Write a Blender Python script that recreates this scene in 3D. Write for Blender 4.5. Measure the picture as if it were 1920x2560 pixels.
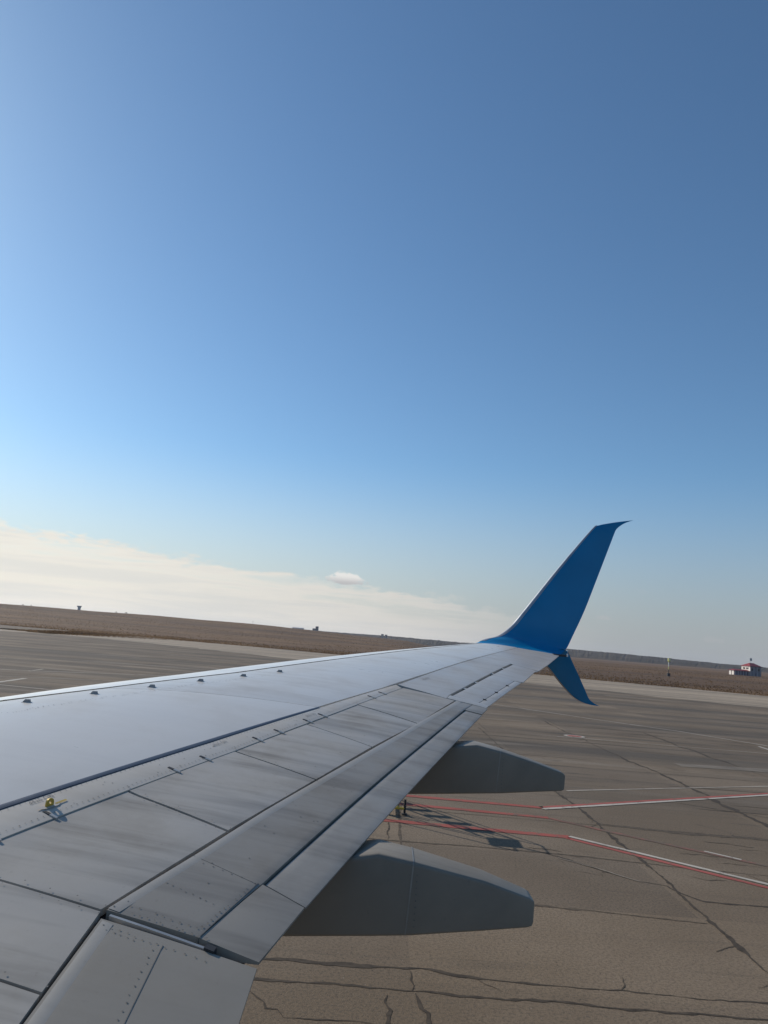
import bpy, bmesh, math, random
from mathutils import Vector, Matrix
R = math.radians
rnd = random.Random(7)
scene = bpy.context.scene
for o in list(bpy.data.objects): bpy.data.objects.remove(o)
COL = scene.collection

# ------------------------------------------------------------------ camera (X aft, Y outboard, Z up, metres)
EYE = Vector((7.1565, 1.75, 3.9))
cd = bpy.data.cameras.new('camera'); cam = bpy.data.objects.new('camera', cd); COL.objects.link(cam)
cd.sensor_fit = 'HORIZONTAL'; cd.sensor_width = 36.0; cd.lens = 36.0*1930.3/1920.0
cd.clip_start = 0.05; cd.clip_end = 30000
fw = Vector((-0.0157484, 0.9863305, 0.1640247)); rt = Vector((0.9969897, 0.0030347, 0.0774748)); up = Vector((-0.075918, -0.1647511, 0.9834091))
cam.matrix_world = Matrix(((rt.x, up.x, -fw.x, EYE.x), (rt.y, up.y, -fw.y, EYE.y), (rt.z, up.z, -fw.z, EYE.z), (0, 0, 0, 1)))
scene.camera = cam

# ------------------------------------------------------------------ sun and sky
SUN_EL, SUN_AZ = R(27.0), R(-54.7)          # azimuth from +Y towards +X
sdir = Vector((math.sin(SUN_AZ)*math.cos(SUN_EL), math.cos(SUN_AZ)*math.cos(SUN_EL), math.sin(SUN_EL)))
sl = bpy.data.lights.new('sun', 'SUN'); sl.energy = 5.0; sl.angle = R(0.53); sl.color = (1.0, 0.93, 0.83)
so = bpy.data.objects.new('sun', sl); COL.objects.link(so); so.rotation_euler = (-sdir).to_track_quat('-Z', 'Y').to_euler(); so.location = (0, 0, 50)
world = bpy.data.worlds.new('World'); scene.world = world; world.use_nodes = True
SKY_STRENGTH = 0.114
vs = scene.view_settings; vs.view_transform = 'Standard'; vs.look = 'None'; vs.gamma = 1.0; vs.exposure = -0.12; vs.use_curve_mapping = False

class NT:
    def __init__(s, tree): s.t = tree; s.n = tree.nodes; s.l = tree.links
    def node(s, typ, **kw):
        n = s.n.new(typ)
        for k, v in kw.items(): setattr(n, k, v)
        return n
    def val(s, sock, v):
        if hasattr(v, 'is_output'): s.l.new(v, sock)
        else: sock.default_value = v
    def math(s, op, a, b=0.0, c=0.0, clamp=False):
        n = s.node('ShaderNodeMath', operation=op, use_clamp=clamp)
        s.val(n.inputs[0], a); s.val(n.inputs[1], b)
        if len(n.inputs) > 2: s.val(n.inputs[2], c)
        return n.outputs[0]
    def mix(s, f, a, b, blend='MIX'):
        n = s.node('ShaderNodeMix', data_type='RGBA', blend_type=blend); n.clamp_factor = True
        s.val(n.inputs[0], f); s.val(n.inputs[6], a); s.val(n.inputs[7], b); return n.outputs[2]
    def noise(s, vec, scale, detail=3.0, rough=0.55, dist=0.0):
        n = s.node('ShaderNodeTexNoise'); s.val(n.inputs['Vector'], vec)
        n.inputs['Scale'].default_value = scale; n.inputs['Detail'].default_value = detail; n.inputs['Roughness'].default_value = rough; n.inputs['Distortion'].default_value = dist
        return n.outputs['Fac']
    def mapr(s, v, a, b, c=0.0, d=1.0, smooth=True):
        n = s.node('ShaderNodeMapRange', interpolation_type='SMOOTHSTEP' if smooth else 'LINEAR'); n.clamp = True
        s.val(n.inputs[0], v)
        for i, q in enumerate((a, b, c, d)): s.val(n.inputs[i+1], q)
        return n.outputs[0]
    def mapping(s, vec, rot=(0, 0, 0), scale=(1, 1, 1), loc=(0, 0, 0)):
        n = s.node('ShaderNodeMapping'); s.val(n.inputs[0], vec); n.inputs[1].default_value = loc; n.inputs[2].default_value = rot; n.inputs[3].default_value = scale
        return n.outputs[0]
    def comb(s, x, y, z):
        n = s.node('ShaderNodeCombineXYZ'); s.val(n.inputs[0], x); s.val(n.inputs[1], y); s.val(n.inputs[2], z); return n.outputs[0]

def build_sky():
    w = NT(world.node_tree); w.n.clear()
    out = w.node('ShaderNodeOutputWorld'); bg = w.node('ShaderNodeBackground'); bg.inputs[1].default_value = SKY_STRENGTH
    sky = w.node('ShaderNodeTexSky', sky_type='NISHITA'); sky.sun_disc = False
    sky.sun_elevation = SUN_EL; sky.sun_rotation = SUN_AZ; sky.altitude = 500; sky.air_density = 1.0; sky.dust_density = 0.75; sky.ozone_density = 1.3
    tc = w.node('ShaderNodeTexCoord').outputs['Generated']
    nrm = w.node('ShaderNodeVectorMath', operation='NORMALIZE'); w.val(nrm.inputs[0], tc); d = nrm.outputs[0]
    sp = w.node('ShaderNodeSeparateXYZ'); w.val(sp.inputs[0], d); x, y, z = sp.outputs
    # a low stratocumulus bank over the sunward horizon: its far edge sinks towards the right
    E = w.math('MAXIMUM', w.math('DIVIDE', w.math('SUBTRACT', y, w.math('MULTIPLY', x, 1.55)), 15.2), .012)
    u = w.math('DIVIDE', z, E)
    n1 = w.noise(w.mapping(d, scale=(7, 7, 24)), 1.0, 3, .5); n2 = w.noise(w.mapping(d, scale=(34, 34, 110)), 1.0, 5, .6)
    streak = w.noise(w.mapping(d, rot=(0, R(1.5), 0), scale=(4.5, 4.5, 62)), 1.0, 4, .55, .35)
    rim = w.math('ADD', w.math('SUBTRACT', 1.0, u), w.math('ADD', w.math('MULTIPLY', w.math('SUBTRACT', n1, .5), .22), w.math('MULTIPLY', w.math('SUBTRACT', n2, .5), .5)))
    deck = w.mapr(rim, .0, .14)
    gapm = w.math('MULTIPLY', w.mapr(streak, .52, .70), w.mapr(u, .25, .6))
    deck = w.math('MULTIPLY', deck, w.math('SUBTRACT', .94, w.math('MULTIPLY', gapm, .55)))
    deck = w.math('MULTIPLY', deck, w.mapr(w.math('DIVIDE', x, w.math('MAXIMUM', y, .05)), .30, .0))
    # loose cumulus far off near the horizon
    Q = w.mapping(d, scale=(9.0, 9.0, 26.0))
    cu = w.noise(Q, 1.0, 6, 0.6); cuf = w.noise(w.mapping(d, scale=(40, 40, 70)), 1.0, 4, 0.6)
    cum = w.mapr(w.math('ADD', cu, w.math('MULTIPLY', cuf, 0.18)), 0.735, 0.83)
    cum = w.math('MULTIPLY', cum, w.math('MULTIPLY', w.mapr(z, 0.01, 0.035), w.mapr(z, 0.12, 0.07)))
    # one small puff over the edge of the deck
    def puff(az, el, ra, re, amp):
        az_, el_ = R(az), R(el)
        c = Vector((math.sin(az_)*math.cos(el_), math.cos(az_)*math.cos(el_), math.sin(el_))); r_ = Vector((math.cos(az_), -math.sin(az_), 0))
        dt = w.node('ShaderNodeVectorMath', operation='DOT_PRODUCT'); w.val(dt.inputs[0], d); dt.inputs[1].default_value = r_
        df = w.node('ShaderNodeVectorMath', operation='DOT_PRODUCT'); w.val(df.inputs[0], d); df.inputs[1].default_value = c
        a = w.math('DIVIDE', dt.outputs['Value'], R(ra)); b = w.math('DIVIDE', w.math('SUBTRACT', z, math.sin(el_)), R(re))
        b = w.math('ADD', b, w.math('MULTIPLY', w.mapr(b, 0.0, -0.6, 0.0, -1.0), 0.9))   # flat underside
        q = w.math('SQRT', w.math('ADD', w.math('MULTIPLY', a, a), w.math('MULTIPLY', b, b)))
        nn = w.noise(w.mapping(d, scale=(85, 85, 120)), 1.0, 5, 0.62)
        q = w.math('ADD', q, w.math('MULTIPLY', w.math('SUBTRACT', nn, 0.5), 1.7))
        m = w.mapr(q, .95, 0.62, 0.0, amp)
        return w.math('MULTIPLY', m, w.mapr(df.outputs['Value'], 0.9, 0.95))
    pf = w.math('MAXIMUM', puff(-3.3, 4.12, 1.6, 0.8, 0.9), w.math('MAXIMUM', puff(15.4, 2.75, 0.7, 0.22, 0.28), puff(22.6, 1.7, 0.8, 0.4, 0.16)))
    mask = w.math('MAXIMUM', deck, w.math('MULTIPLY', cum, 0.35), clamp=True)
    ds = w.node('ShaderNodeVectorMath', operation='DOT_PRODUCT'); w.val(ds.inputs[0], d); ds.inputs[1].default_value = sdir
    fwd = w.mapr(ds.outputs['Value'], 0.2, 0.95, 0.0, 1.0)
    ccol = w.mix(fwd, (5.2, 5.1, 4.95, 1), (8.7, 8.3, 7.4, 1))
    ccol = w.mix(1.0, ccol, w.mix(w.mapr(streak, .35, .65), (.90, .92, .95, 1), (1.03, 1.02, 1.01, 1)), 'MULTIPLY')
    hz = w.mix(fwd, (3.4, 3.5, 3.75, 1), (6.9, 6.8, 6.2, 1))
    base = w.mix(1.0, sky.outputs[0], (0.72, 0.97, 1.13, 1), 'MULTIPLY')
    base = w.mix(w.mapr(z, .24, -.01, 0.0, .9), base, hz)      # dust hanging low all round
    c = w.mix(mask, base, ccol)
    c = w.mix(pf, c, w.mix(w.mapr(z, math.sin(R(3.9)), math.sin(R(4.55))), (4.7, 4.6, 4.7, 1), (7.9, 7.7, 7.4, 1)))
    w.l.new(c, bg.inputs[0]); w.l.new(bg.outputs[0], out.inputs[0])
build_sky()

# ------------------------------------------------------------------ helpers
def link(name, me, mat=None, parent=None, **props):
    o = bpy.data.objects.new(name, me); COL.objects.link(o)
    if mat and me is not None:
        me.materials.clear()
        for m in (mat if isinstance(mat, (list, tuple)) else [mat]): me.materials.append(m)
    if parent:
        o.parent = parent; o.matrix_parent_inverse = Matrix.Translation(-parent.location) if parent.parent is None else Matrix()
    for k, v in props.items(): o[k] = v
    return o
def mesh(name, verts, faces, smooth=False):
    me = bpy.data.meshes.new(name); me.from_pydata([tuple(v) for v in verts], [], faces); me.update()
    if smooth:
        for p_ in me.polygons: p_.use_smooth = True
    return me
def sharp(me, ang=30):
    bm = bmesh.new(); bm.from_mesh(me); bmesh.ops.recalc_face_normals(bm, faces=bm.faces)
    for e in bm.edges:
        if len(e.link_faces) == 2 and e.calc_face_angle(0) > R(ang): e.smooth = False
    for f in bm.faces: f.smooth = True
    bm.to_mesh(me); bm.free(); return me
def empty(name, loc, label=None, cat=None, group=None, rz=0.0):
    o = bpy.data.objects.new(name, None); COL.objects.link(o); o.location = loc; o.rotation_euler = (0, 0, rz); o.empty_display_size = 0.3
    if label: o['label'] = label; o['category'] = cat
    if group: o['group'] = group
    return o
def localpart(name, me, mat, parent, **props):     # vertices in the parent's own frame
    o = bpy.data.objects.new(name, me); COL.objects.link(o); o.parent = parent
    if not me.materials: me.materials.append(mat)
    for k, v in props.items(): o[k] = v
    return o
class MB:
    def __init__(s): s.v = []; s.f = []
    def box(s, x0, x1, y0, y1, z0, z1):
        b = len(s.v); s.v += [(x, y, z) for z in (z0, z1) for y in (y0, y1) for x in (x0, x1)]
        s.f += [tuple(b+i for i in q) for q in ((0, 2, 3, 1), (4, 5, 7, 6), (0, 1, 5, 4), (2, 6, 7, 3), (0, 4, 6, 2), (1, 3, 7, 5))]; return s
    def tube(s, pts, r, n=8, r1=None):
        pts = [Vector(p_) for p_ in pts]; b = len(s.v); m = len(pts)
        for i, p_ in enumerate(pts):
            t = (pts[min(i+1, m-1)]-pts[max(i-1, 0)]).normalized(); a = t.orthogonal().normalized() if abs(t.z) > .9 else t.cross(Vector((0, 0, 1))).normalized(); c_ = t.cross(a)
            rr = r if r1 is None else r+(r1-r)*i/max(1, m-1)
            for k in range(n):
                an = 2*math.pi*k/n; s.v.append(p_+a*(rr*math.cos(an))+c_*(rr*math.sin(an)))
        for i in range(m-1):
            for k in range(n):
                k2 = (k+1) % n; s.f.append((b+i*n+k, b+i*n+k2, b+(i+1)*n+k2, b+(i+1)*n+k))
        s.f.append(tuple(b+k for k in reversed(range(n)))); s.f.append(tuple(b+(m-1)*n+k for k in range(n))); return s
    def poly(s, pts): b = len(s.v); s.v += list(pts); s.f.append(tuple(range(b, b+len(pts)))); return s
    def mesh(s, name, ang=30): return sharp(mesh(name, s.v, s.f), ang)
def material(name):
    m = bpy.data.materials.new(name); m.use_nodes = True; t = NT(m.node_tree)
    b = m.node_tree.nodes['Principled BSDF']; return m, t, b
def plain(name, col, rough=0.5, metal=0.0, var=0.12, scale=6.0, bump=0.0, bscale=60.0, spec=None):
    m, t, b = material(name); b.inputs['Specular IOR Level'].default_value = (.08 if rough >= .8 else .5) if spec is None else spec; oc = t.node('ShaderNodeTexCoord').outputs['Object']
    n = t.noise(oc, scale, 5, 0.6)
    lo = tuple(c*(1-var) for c in col)+(1,); hi = tuple(min(1, c*(1+var)) for c in col)+(1,)
    t.val(b.inputs['Base Color'], t.mix(t.mapr(n, .3, .7), lo, hi)); b.inputs['Metallic'].default_value = metal
    t.val(b.inputs['Roughness'], t.mapr(n, .2, .8, rough*.85, min(1, rough*1.15)))
    if bump:
        bn = t.node('ShaderNodeBump'); bn.inputs['Strength'].default_value = bump; bn.inputs['Distance'].default_value = .01
        t.val(bn.inputs['Height'], t.noise(oc, bscale, 4)); t.val(b.inputs['Normal'], bn.outputs[0])
    return m
def wing_paint(name, col, dirt, rough, streak=0.6, gloss_var=.1, spec=.5):
    """aircraft grey with soot drawn out along the chord"""
    m, t, b = material(name); oc = t.node('ShaderNodeTexCoord').outputs['Object']
    b.inputs['Specular IOR Level'].default_value = spec
    rot = R(16)
    s1 = t.noise(t.mapping(oc, rot=(0, 0, rot), scale=(0.45, 5.6, 0.4)), 1.0, 4, 0.6, 0.25)
    s2 = t.noise(t.mapping(oc, rot=(0, 0, rot), scale=(1.6, 14.0, 0.4)), 1.0, 3, 0.6)
    bl = t.noise(oc, 1.6, 5, 0.62); sp = t.noise(oc, 38, 3, 0.5)
    f = t.math('MULTIPLY', t.mapr(s1, .46, .70), .7); f = t.math('ADD', f, t.math('MULTIPLY', t.mapr(s2, .5, .8), .3)); f = t.math('MULTIPLY', f, streak)
    f = t.math('ADD', f, t.math('MULTIPLY', t.mapr(bl, .45, .72), .32)); f = t.math('ADD', f, t.math('MULTIPLY', t.mapr(sp, .66, .74), .16), clamp=True)
    t.val(b.inputs['Base Color'], t.mix(f, col+(1,), dirt+(1,)))
    t.val(b.inputs['Roughness'], t.math('ADD', t.mapr(bl, .3, .7, rough-gloss_var, rough+gloss_var), t.math('MULTIPLY', f, .12)))
    bn = t.node('ShaderNodeBump'); bn.inputs['Strength'].default_value = .05; bn.inputs['Distance'].default_value = .02
    t.val(bn.inputs['Height'], t.noise(oc, 2.2, 3, .5)); t.val(b.inputs['Normal'], bn.outputs[0])
    return m
M = {}
M['skin'] = wing_paint('main_skin_grey', (.66, .615, .55), (.50, .468, .42), .30, .25, .03, .5)
M['skin2'] = wing_paint('outer_skin_grey', (.64, .60, .54), (.42, .392, .352), .30, .5, .03, .5)
M['strip'] = wing_paint('walkway_grey', (.53, .475, .40), (.33, .295, .25), .42, .35)
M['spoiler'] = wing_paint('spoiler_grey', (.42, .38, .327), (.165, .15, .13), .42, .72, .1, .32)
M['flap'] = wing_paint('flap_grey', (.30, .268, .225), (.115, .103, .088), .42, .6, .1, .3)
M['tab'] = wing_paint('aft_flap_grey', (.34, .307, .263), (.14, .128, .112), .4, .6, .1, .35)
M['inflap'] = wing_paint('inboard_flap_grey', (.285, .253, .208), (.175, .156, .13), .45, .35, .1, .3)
M['aileron'] = wing_paint('aileron_grey', (.46, .43, .39), (.28, .262, .238), .36, .45, .06, .42)
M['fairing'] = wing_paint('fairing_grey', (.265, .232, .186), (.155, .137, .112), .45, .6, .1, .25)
M['nose'] = wing_paint('flap_nose_grey', (.37, .335, .285), (.23, .21, .18), .42, .4)
M['nose2'] = plain('fairing_joint', (.27, .25, .215), .45)
M['core'] = plain('dark_structure', (.030, .033, .040), .7)
M['metal'] = plain('glint_white_metal', (.90, .86, .78), .38, .35, .04, 3)  # slat metal; near-white, mostly diffuse base stands in for sun glint
M['hinge'] = plain('hinge_metal', (.45, .43, .40), .4, .6)
M['seal'] = plain('dark_blue_seal', (.040, .056, .085), .5)
M['rubber'] = plain('black_rubber', (.02, .021, .024), .6)
M['rivet'] = plain('rivet_grey', (.15, .14, .125), .6, 0, .2)
M['blue'] = plain('winglet_blue', (.002, .180, .385), .24, 0.0, .06, 1.2)
M['vg'] = plain('vortex_grey', (.30, .30, .30), .6)
M['yellow'] = plain('yellow_primer', (.50, .34, .05), .45, .2)
M['ink'] = plain('stencil_ink', (.10, .10, .10), .6)
M['lamp'] = plain('white_lens', (.85, .85, .82), .2)

# ------------------------------------------------------------------ ground
def terrain_z(x, y):
    dx, dy = x-EYE.x, y-EYE.y; r = math.hypot(dx, dy); az = math.degrees(math.atan2(dx, dy))
    el = .475 if az < -17 else (.475-(az+17)*.0062 if az < -8 else max(0.0, .42*(1-(az+8)/12.5)))
    if az < -60: el *= max(0.0, 1-(-az-60)/40)
    top = (3.9+760*math.tan(R(el)))*min(1, el/.1)
    s = max(0, min(1, (r-230)/530)); s = s*s*(3-2*s)
    b = max(0, min(1, (r-800)/900)); b = b*b*(3-2*b)
    n = .35*math.sin(x*.021+1.3)*math.sin(y*.017)+.2*math.sin(x*.067+y*.05)
    n *= max(0, min(1, (r-230)/200))
    return -0.06+top*s*(1-.8*b)+n*(1 if top*s > .5 else .5)
def build_ground():
    azs = [-180+5*i for i in range(27)]; azs = [a for a in azs if a < -48]; azs += [-48+.75*i for i in range(129)]; azs += [a for a in (52, 57, 63, 70, 80, 90, 105, 120, 135, 150, 165)]
    rs = [40, 80, 120, 150, 180, 215, 250, 290, 330, 380, 430, 490, 550, 610, 660, 700, 730, 755, 780, 810, 850, 900, 1000, 1150, 1350, 1600, 1900, 2300, 2800, 3400, 4200, 5200, 6500, 9000]
    v = [(EYE.x, EYE.y, -.06)]; f = []; n = len(azs)
    for r in rs:
        for a in azs:
            x = EYE.x+r*math.sin(R(a)); y = EYE.y+r*math.cos(R(a)); v.append((x, y, terrain_z(x, y)))
    for j in range(n): f.append((0, 1+(j+1) % n, 1+j))
    for i in range(len(rs)-1):
        for j in range(n):
            j2 = (j+1) % n; f.append((1+i*n+j, 1+i*n+j2, 1+(i+1)*n+j2, 1+(i+1)*n+j))
    m, t, b = material('dry_field'); oc = t.node('ShaderNodeTexCoord').outputs['Object']
    big = t.noise(t.mapping(oc, rot=(0, 0, R(30)), scale=(.005, .016, .01)), 1.0, 5, .6); mid = t.noise(t.mapping(oc, rot=(0, 0, R(32)), scale=(.03, .16, .03)), 1.0, 5, .62); fine = t.noise(oc, 1.2, 4, .65)
    c = t.mix(t.mapr(mid, .35, .68), (.120, .074, .045, 1), (.235, .145, .080, 1))
    c = t.mix(t.mapr(big, .42, .62), c, (.105, .069, .048, 1)); c = t.mix(t.math('MULTIPLY', t.mapr(fine, .4, .7), .3), c, (.036, .030, .022, 1))
    t.val(b.inputs['Base Color'], c); b.inputs['Roughness'].default_value = .95; b.inputs['Specular IOR Level'].default_value = .1
    bn = t.node('ShaderNodeBump'); bn.inputs['Strength'].default_value = .35; bn.inputs['Distance'].default_value = .3; t.val(bn.inputs['Height'], t.noise(oc, .7, 5, .65)); t.val(b.inputs['Normal'], bn.outputs[0])
    link('ground', sharp(mesh('ground', v, f), 60), m, kind='structure')
build_ground()

def asphalt():
    m, t, b = material('weathered_asphalt'); oc = t.node('ShaderNodeTexCoord').outputs['Object']
    rot = R(14)
    s1 = t.noise(t.mapping(oc, rot=(0, 0, rot), scale=(.012, .16, .1)), 1.0, 6, .62); s2 = t.noise(t.mapping(oc, rot=(0, 0, R(3)), scale=(.05, .75, .1)), 1.0, 5, .6, .4)
    s3 = t.noise(t.mapping(oc, rot=(0, 0, R(-1)), scale=(.22, 2.6, .3)), 1.0, 4, .6, .6)
    big = t.noise(oc, .16, 5, .6); grain = t.noise(oc, 24, 4, .75); agg = t.noise(oc, 60, 3, .7)
    spk = t.node('ShaderNodeTexVoronoi'); t.val(spk.inputs['Vector'], oc); spk.inputs['Scale'].default_value = 17.0; spk.inputs['Randomness'].default_value = 1.0
    sep = t.node('ShaderNodeSeparateXYZ'); t.val(sep.inputs[0], oc)
    dist = t.mapr(sep.outputs[1], 18, 34)
    c = t.mix(t.mapr(big, .35, .65), (.164, .124, .087, 1), (.215, .167, .122, 1))
    c = t.mix(t.math('MULTIPLY', t.mapr(s1, .44, .62), t.math('MULTIPLY', dist, .75)), c, (.088, .078, .068, 1))
    c = t.mix(t.math('MULTIPLY', t.mapr(s2, .55, .70), t.math('MULTIPLY', dist, .65)), c, (.075, .066, .058, 1))
    c = t.mix(t.math('MULTIPLY', t.mapr(s3, .56, .70), t.mapr(sep.outputs[1], 18, 30, .25, .8)), c, (.085, .073, .061, 1))
    c = t.mix(t.math('MULTIPLY', t.mapr(s2, .45, .32), t.math('MULTIPLY', dist, .6)), c, (.25, .21, .168, 1))
    c = t.mix(t.math('MULTIPLY', t.mapr(grain, .45, .60), .6), c, (.085, .071, .057, 1))
    c = t.mix(t.math('MULTIPLY', t.mapr(agg, .57, .68), .6), c, (.27, .232, .19, 1))
    fx = t.math('FLOOR', t.math('DIVIDE', t.math('SUBTRACT', sep.outputs[0], 7.75), 4.62)); fy = t.math('FLOOR', t.math('DIVIDE', t.math('SUBTRACT', sep.outputs[1], 11.6), 3.15))
    wn = t.node('ShaderNodeTexWhiteNoise', noise_dimensions='2D'); t.val(wn.inputs['Vector'], t.comb(fx, fy, 0.0))
    c = t.mix(1.0, c, t.mix(wn.outputs['Value'], (.82, .83, .85, 1), (1.12, 1.11, 1.08, 1)), 'MULTIPLY')
    st = t.noise(t.mapping(oc, loc=(5, 3, 0)), .55, 5, .65, .4); c = t.mix(t.math('MULTIPLY', t.mapr(st, .60, .72), .45), c, (.075, .062, .050, 1))
    c = t.mix(t.math('MULTIPLY', t.mapr(spk.outputs['Distance'], .16, .06), t.mapr(t.noise(oc, 9.0, 2), .60, .66)), c, (.33, .29, .25, 1))
    c = t.mix(t.math('MULTIPLY', t.mapr(spk.outputs['Distance'], .22, .10), t.mapr(t.noise(t.mapping(oc, loc=(31, 7, 0)), 8.0, 2), .59, .65)), c, (.052, .045, .038, 1))
    t.val(b.inputs['Base Color'], c); b.inputs['Roughness'].default_value = .9; b.inputs['Specular IOR Level'].default_value = .12
    bn = t.node('ShaderNodeBump'); bn.inputs['Strength'].default_value = .55; bn.inputs['Distance'].default_value = .012
    t.val(bn.inputs['Height'], t.math('ADD', grain, agg)); t.val(b.inputs['Normal'], bn.outputs[0]); return m
M['asphalt'] = asphalt()
EDGE = [(-400, 400), (-240, 300), (-120, 222), (-76, 214), (-73, 168), (-60, 165), (-62, 213), (-40, 199), (-18, 190), (-3, 179), (20, 158), (36, 145), (58, 134), (67, 127), (110, 100), (200, 40), (330, -60)]
def edge_fine():
    out = []
    for a, b in zip(EDGE[:-1], EDGE[1:]):
        n = max(1, int(math.dist(a, b)/3))
        for i in range(n): t = i/n; out.append((a[0]+(b[0]-a[0])*t+rnd.uniform(-.4, .4), a[1]+(b[1]-a[1])*t+rnd.uniform(-.9, .9)))
    return out+[EDGE[-1]]
EF = edge_fine()
def build_apron():
    pts = EF+[(330, -300), (-400, -300)]
    bm = bmesh.new(); vs_ = [bm.verts.new((x, y, 0)) for x, y in pts]; fc = bm.faces.new(vs_)
    if fc.normal.z < 0: fc.normal_flip()
    bmesh.ops.triangulate(bm, faces=bm.faces[:]); 
    for q in bm.faces:
        if q.normal.z < 0: q.normal_flip()
    me = bpy.data.meshes.new('apron'); bm.to_mesh(me); bm.free()
    return link('apron', me, M['asphalt'], kind='structure')
APRON = build_apron()
# pale concrete shoulder that runs along the grass, and the darker worn lane beside it
def band(name, off0, off1, z, mat):
    v = []; f = []
    L = [p_ for p_ in EF if -60 < p_[0] < 200]
    for i, (x, y) in enumerate(L):
        d0 = off0+rnd.uniform(-.3, .3); d1 = off1+rnd.uniform(-1, 1)
        v += [(x-.55*d0, y-.83*d0, z), (x-.55*d1, y-.83*d1, z)]
        if i: f.append((2*i-2, 2*i-1, 2*i+1, 2*i))
    return link(name, mesh(name, v, f), mat, APRON)
M['concrete'] = None
def concrete():
    m, t, b = material('pale_shoulder'); oc = t.node('ShaderNodeTexCoord').outputs['Object']
    s = t.noise(t.mapping(oc, rot=(0, 0, R(33)), scale=(.02, .30, .1)), 1.0, 6, .65); g = t.noise(oc, .9, 5, .65)
    c = t.mix(t.mapr(s, .38, .62), (.37, .298, .218, 1), (.20, .162, .122, 1)); c = t.mix(t.math('MULTIPLY', t.mapr(g, .45, .7), .4), c, (.10, .087, .072, 1))
    t.val(b.inputs['Base Color'], c); b.inputs['Roughness'].default_value = .9; b.inputs['Specular IOR Level'].default_value = .2; return m
M['concrete'] = concrete()
band('concrete_shoulder', 0.0, 44, .004, M['concrete'])
M['worn'] = plain('worn_lane', (.088, .080, .072), .85, 0, .25, .25)

def paint(name, col, wear, under=(.13, .105, .082)):
    m, t, b = material(name); oc = t.node('ShaderNodeTexCoord').outputs['Object']
    f = t.math('ADD', t.math('MULTIPLY', t.noise(oc, 2.3, 5, .7), .6), t.math('MULTIPLY', t.noise(oc, 19, 4, .7), .4))
    c = t.mix(t.mapr(f, .62-wear*.3, .70-wear*.22), col+(1,), under+(1,)); c = t.mix(t.math('MULTIPLY', t.mapr(t.noise(oc, .8, 4), .4, .7), .35), c, tuple(.6*q for q in col)+(1,))
    t.val(b.inputs['Base Color'], c); b.inputs['Roughness'].default_value = .85; b.inputs['Specular IOR Level'].default_value = .15; return m
M['white_paint'] = paint('worn_white_paint', (.44, .40, .345), .34)
M['dull_white'] = paint('faded_white_paint', (.36, .315, .26), .32)
M['red_paint'] = paint('red_paint', (.34, .095, .080), .34)
M['dull_red'] = paint('faded_red_paint', (.31, .085, .068), .42)
M['pale_red'] = paint('rubbed_red_paint', (.24, .10, .078), .7)
M['tar'] = plain('tar_crack', (.070, .057, .045), .8, 0, .3, 9)
M['tar2'] = plain('faded_tar_crack', (.100, .080, .061), .85, 0, .3, 9)
M['seam'] = plain('pale_joint_filler', (.31, .27, .22), .85, 0, .2, 6)
def ribbon(name, pts, w, z, mat, jag=0.0, wj=0.0, step=.25, parent=APRON, taper=True):
    P = []
    for a, b in zip(pts[:-1], pts[1:]):
        n = max(1, int(math.dist(a, b)/step))
        for i in range(n): P.append((a[0]+(b[0]-a[0])*i/n, a[1]+(b[1]-a[1])*i/n))
    P.append(pts[-1]); v = []; f = []; m = len(P); off = 0.0; wid = 1.0
    for i, (x, y) in enumerate(P):
        a = P[max(0, i-1)]; b = P[min(m-1, i+1)]; l = math.dist(a, b) or 1; nx, ny = -(b[1]-a[1])/l, (b[0]-a[0])/l
        off = off*.6+rnd.gauss(0, jag*1.35); k = 1+rnd.uniform(-wj, wj)
        if jag: wid = max(.3, min(1.7, wid+rnd.gauss(0, .16))); k *= wid
        if taper and jag: k *= min(1, .25+min(i, m-1-i)*.3)
        h = w*.5*k; v += [(x+nx*(off+h), y+ny*(off+h), z), (x+nx*(off-h), y+ny*(off-h), z)]
        if i: f.append((2*i-2, 2*i-1, 2*i+1, 2*i))
    return link(name, mesh(name, v, f), mat, parent)
def lerp_(a, b, t): return a+(b-a)*t
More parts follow.
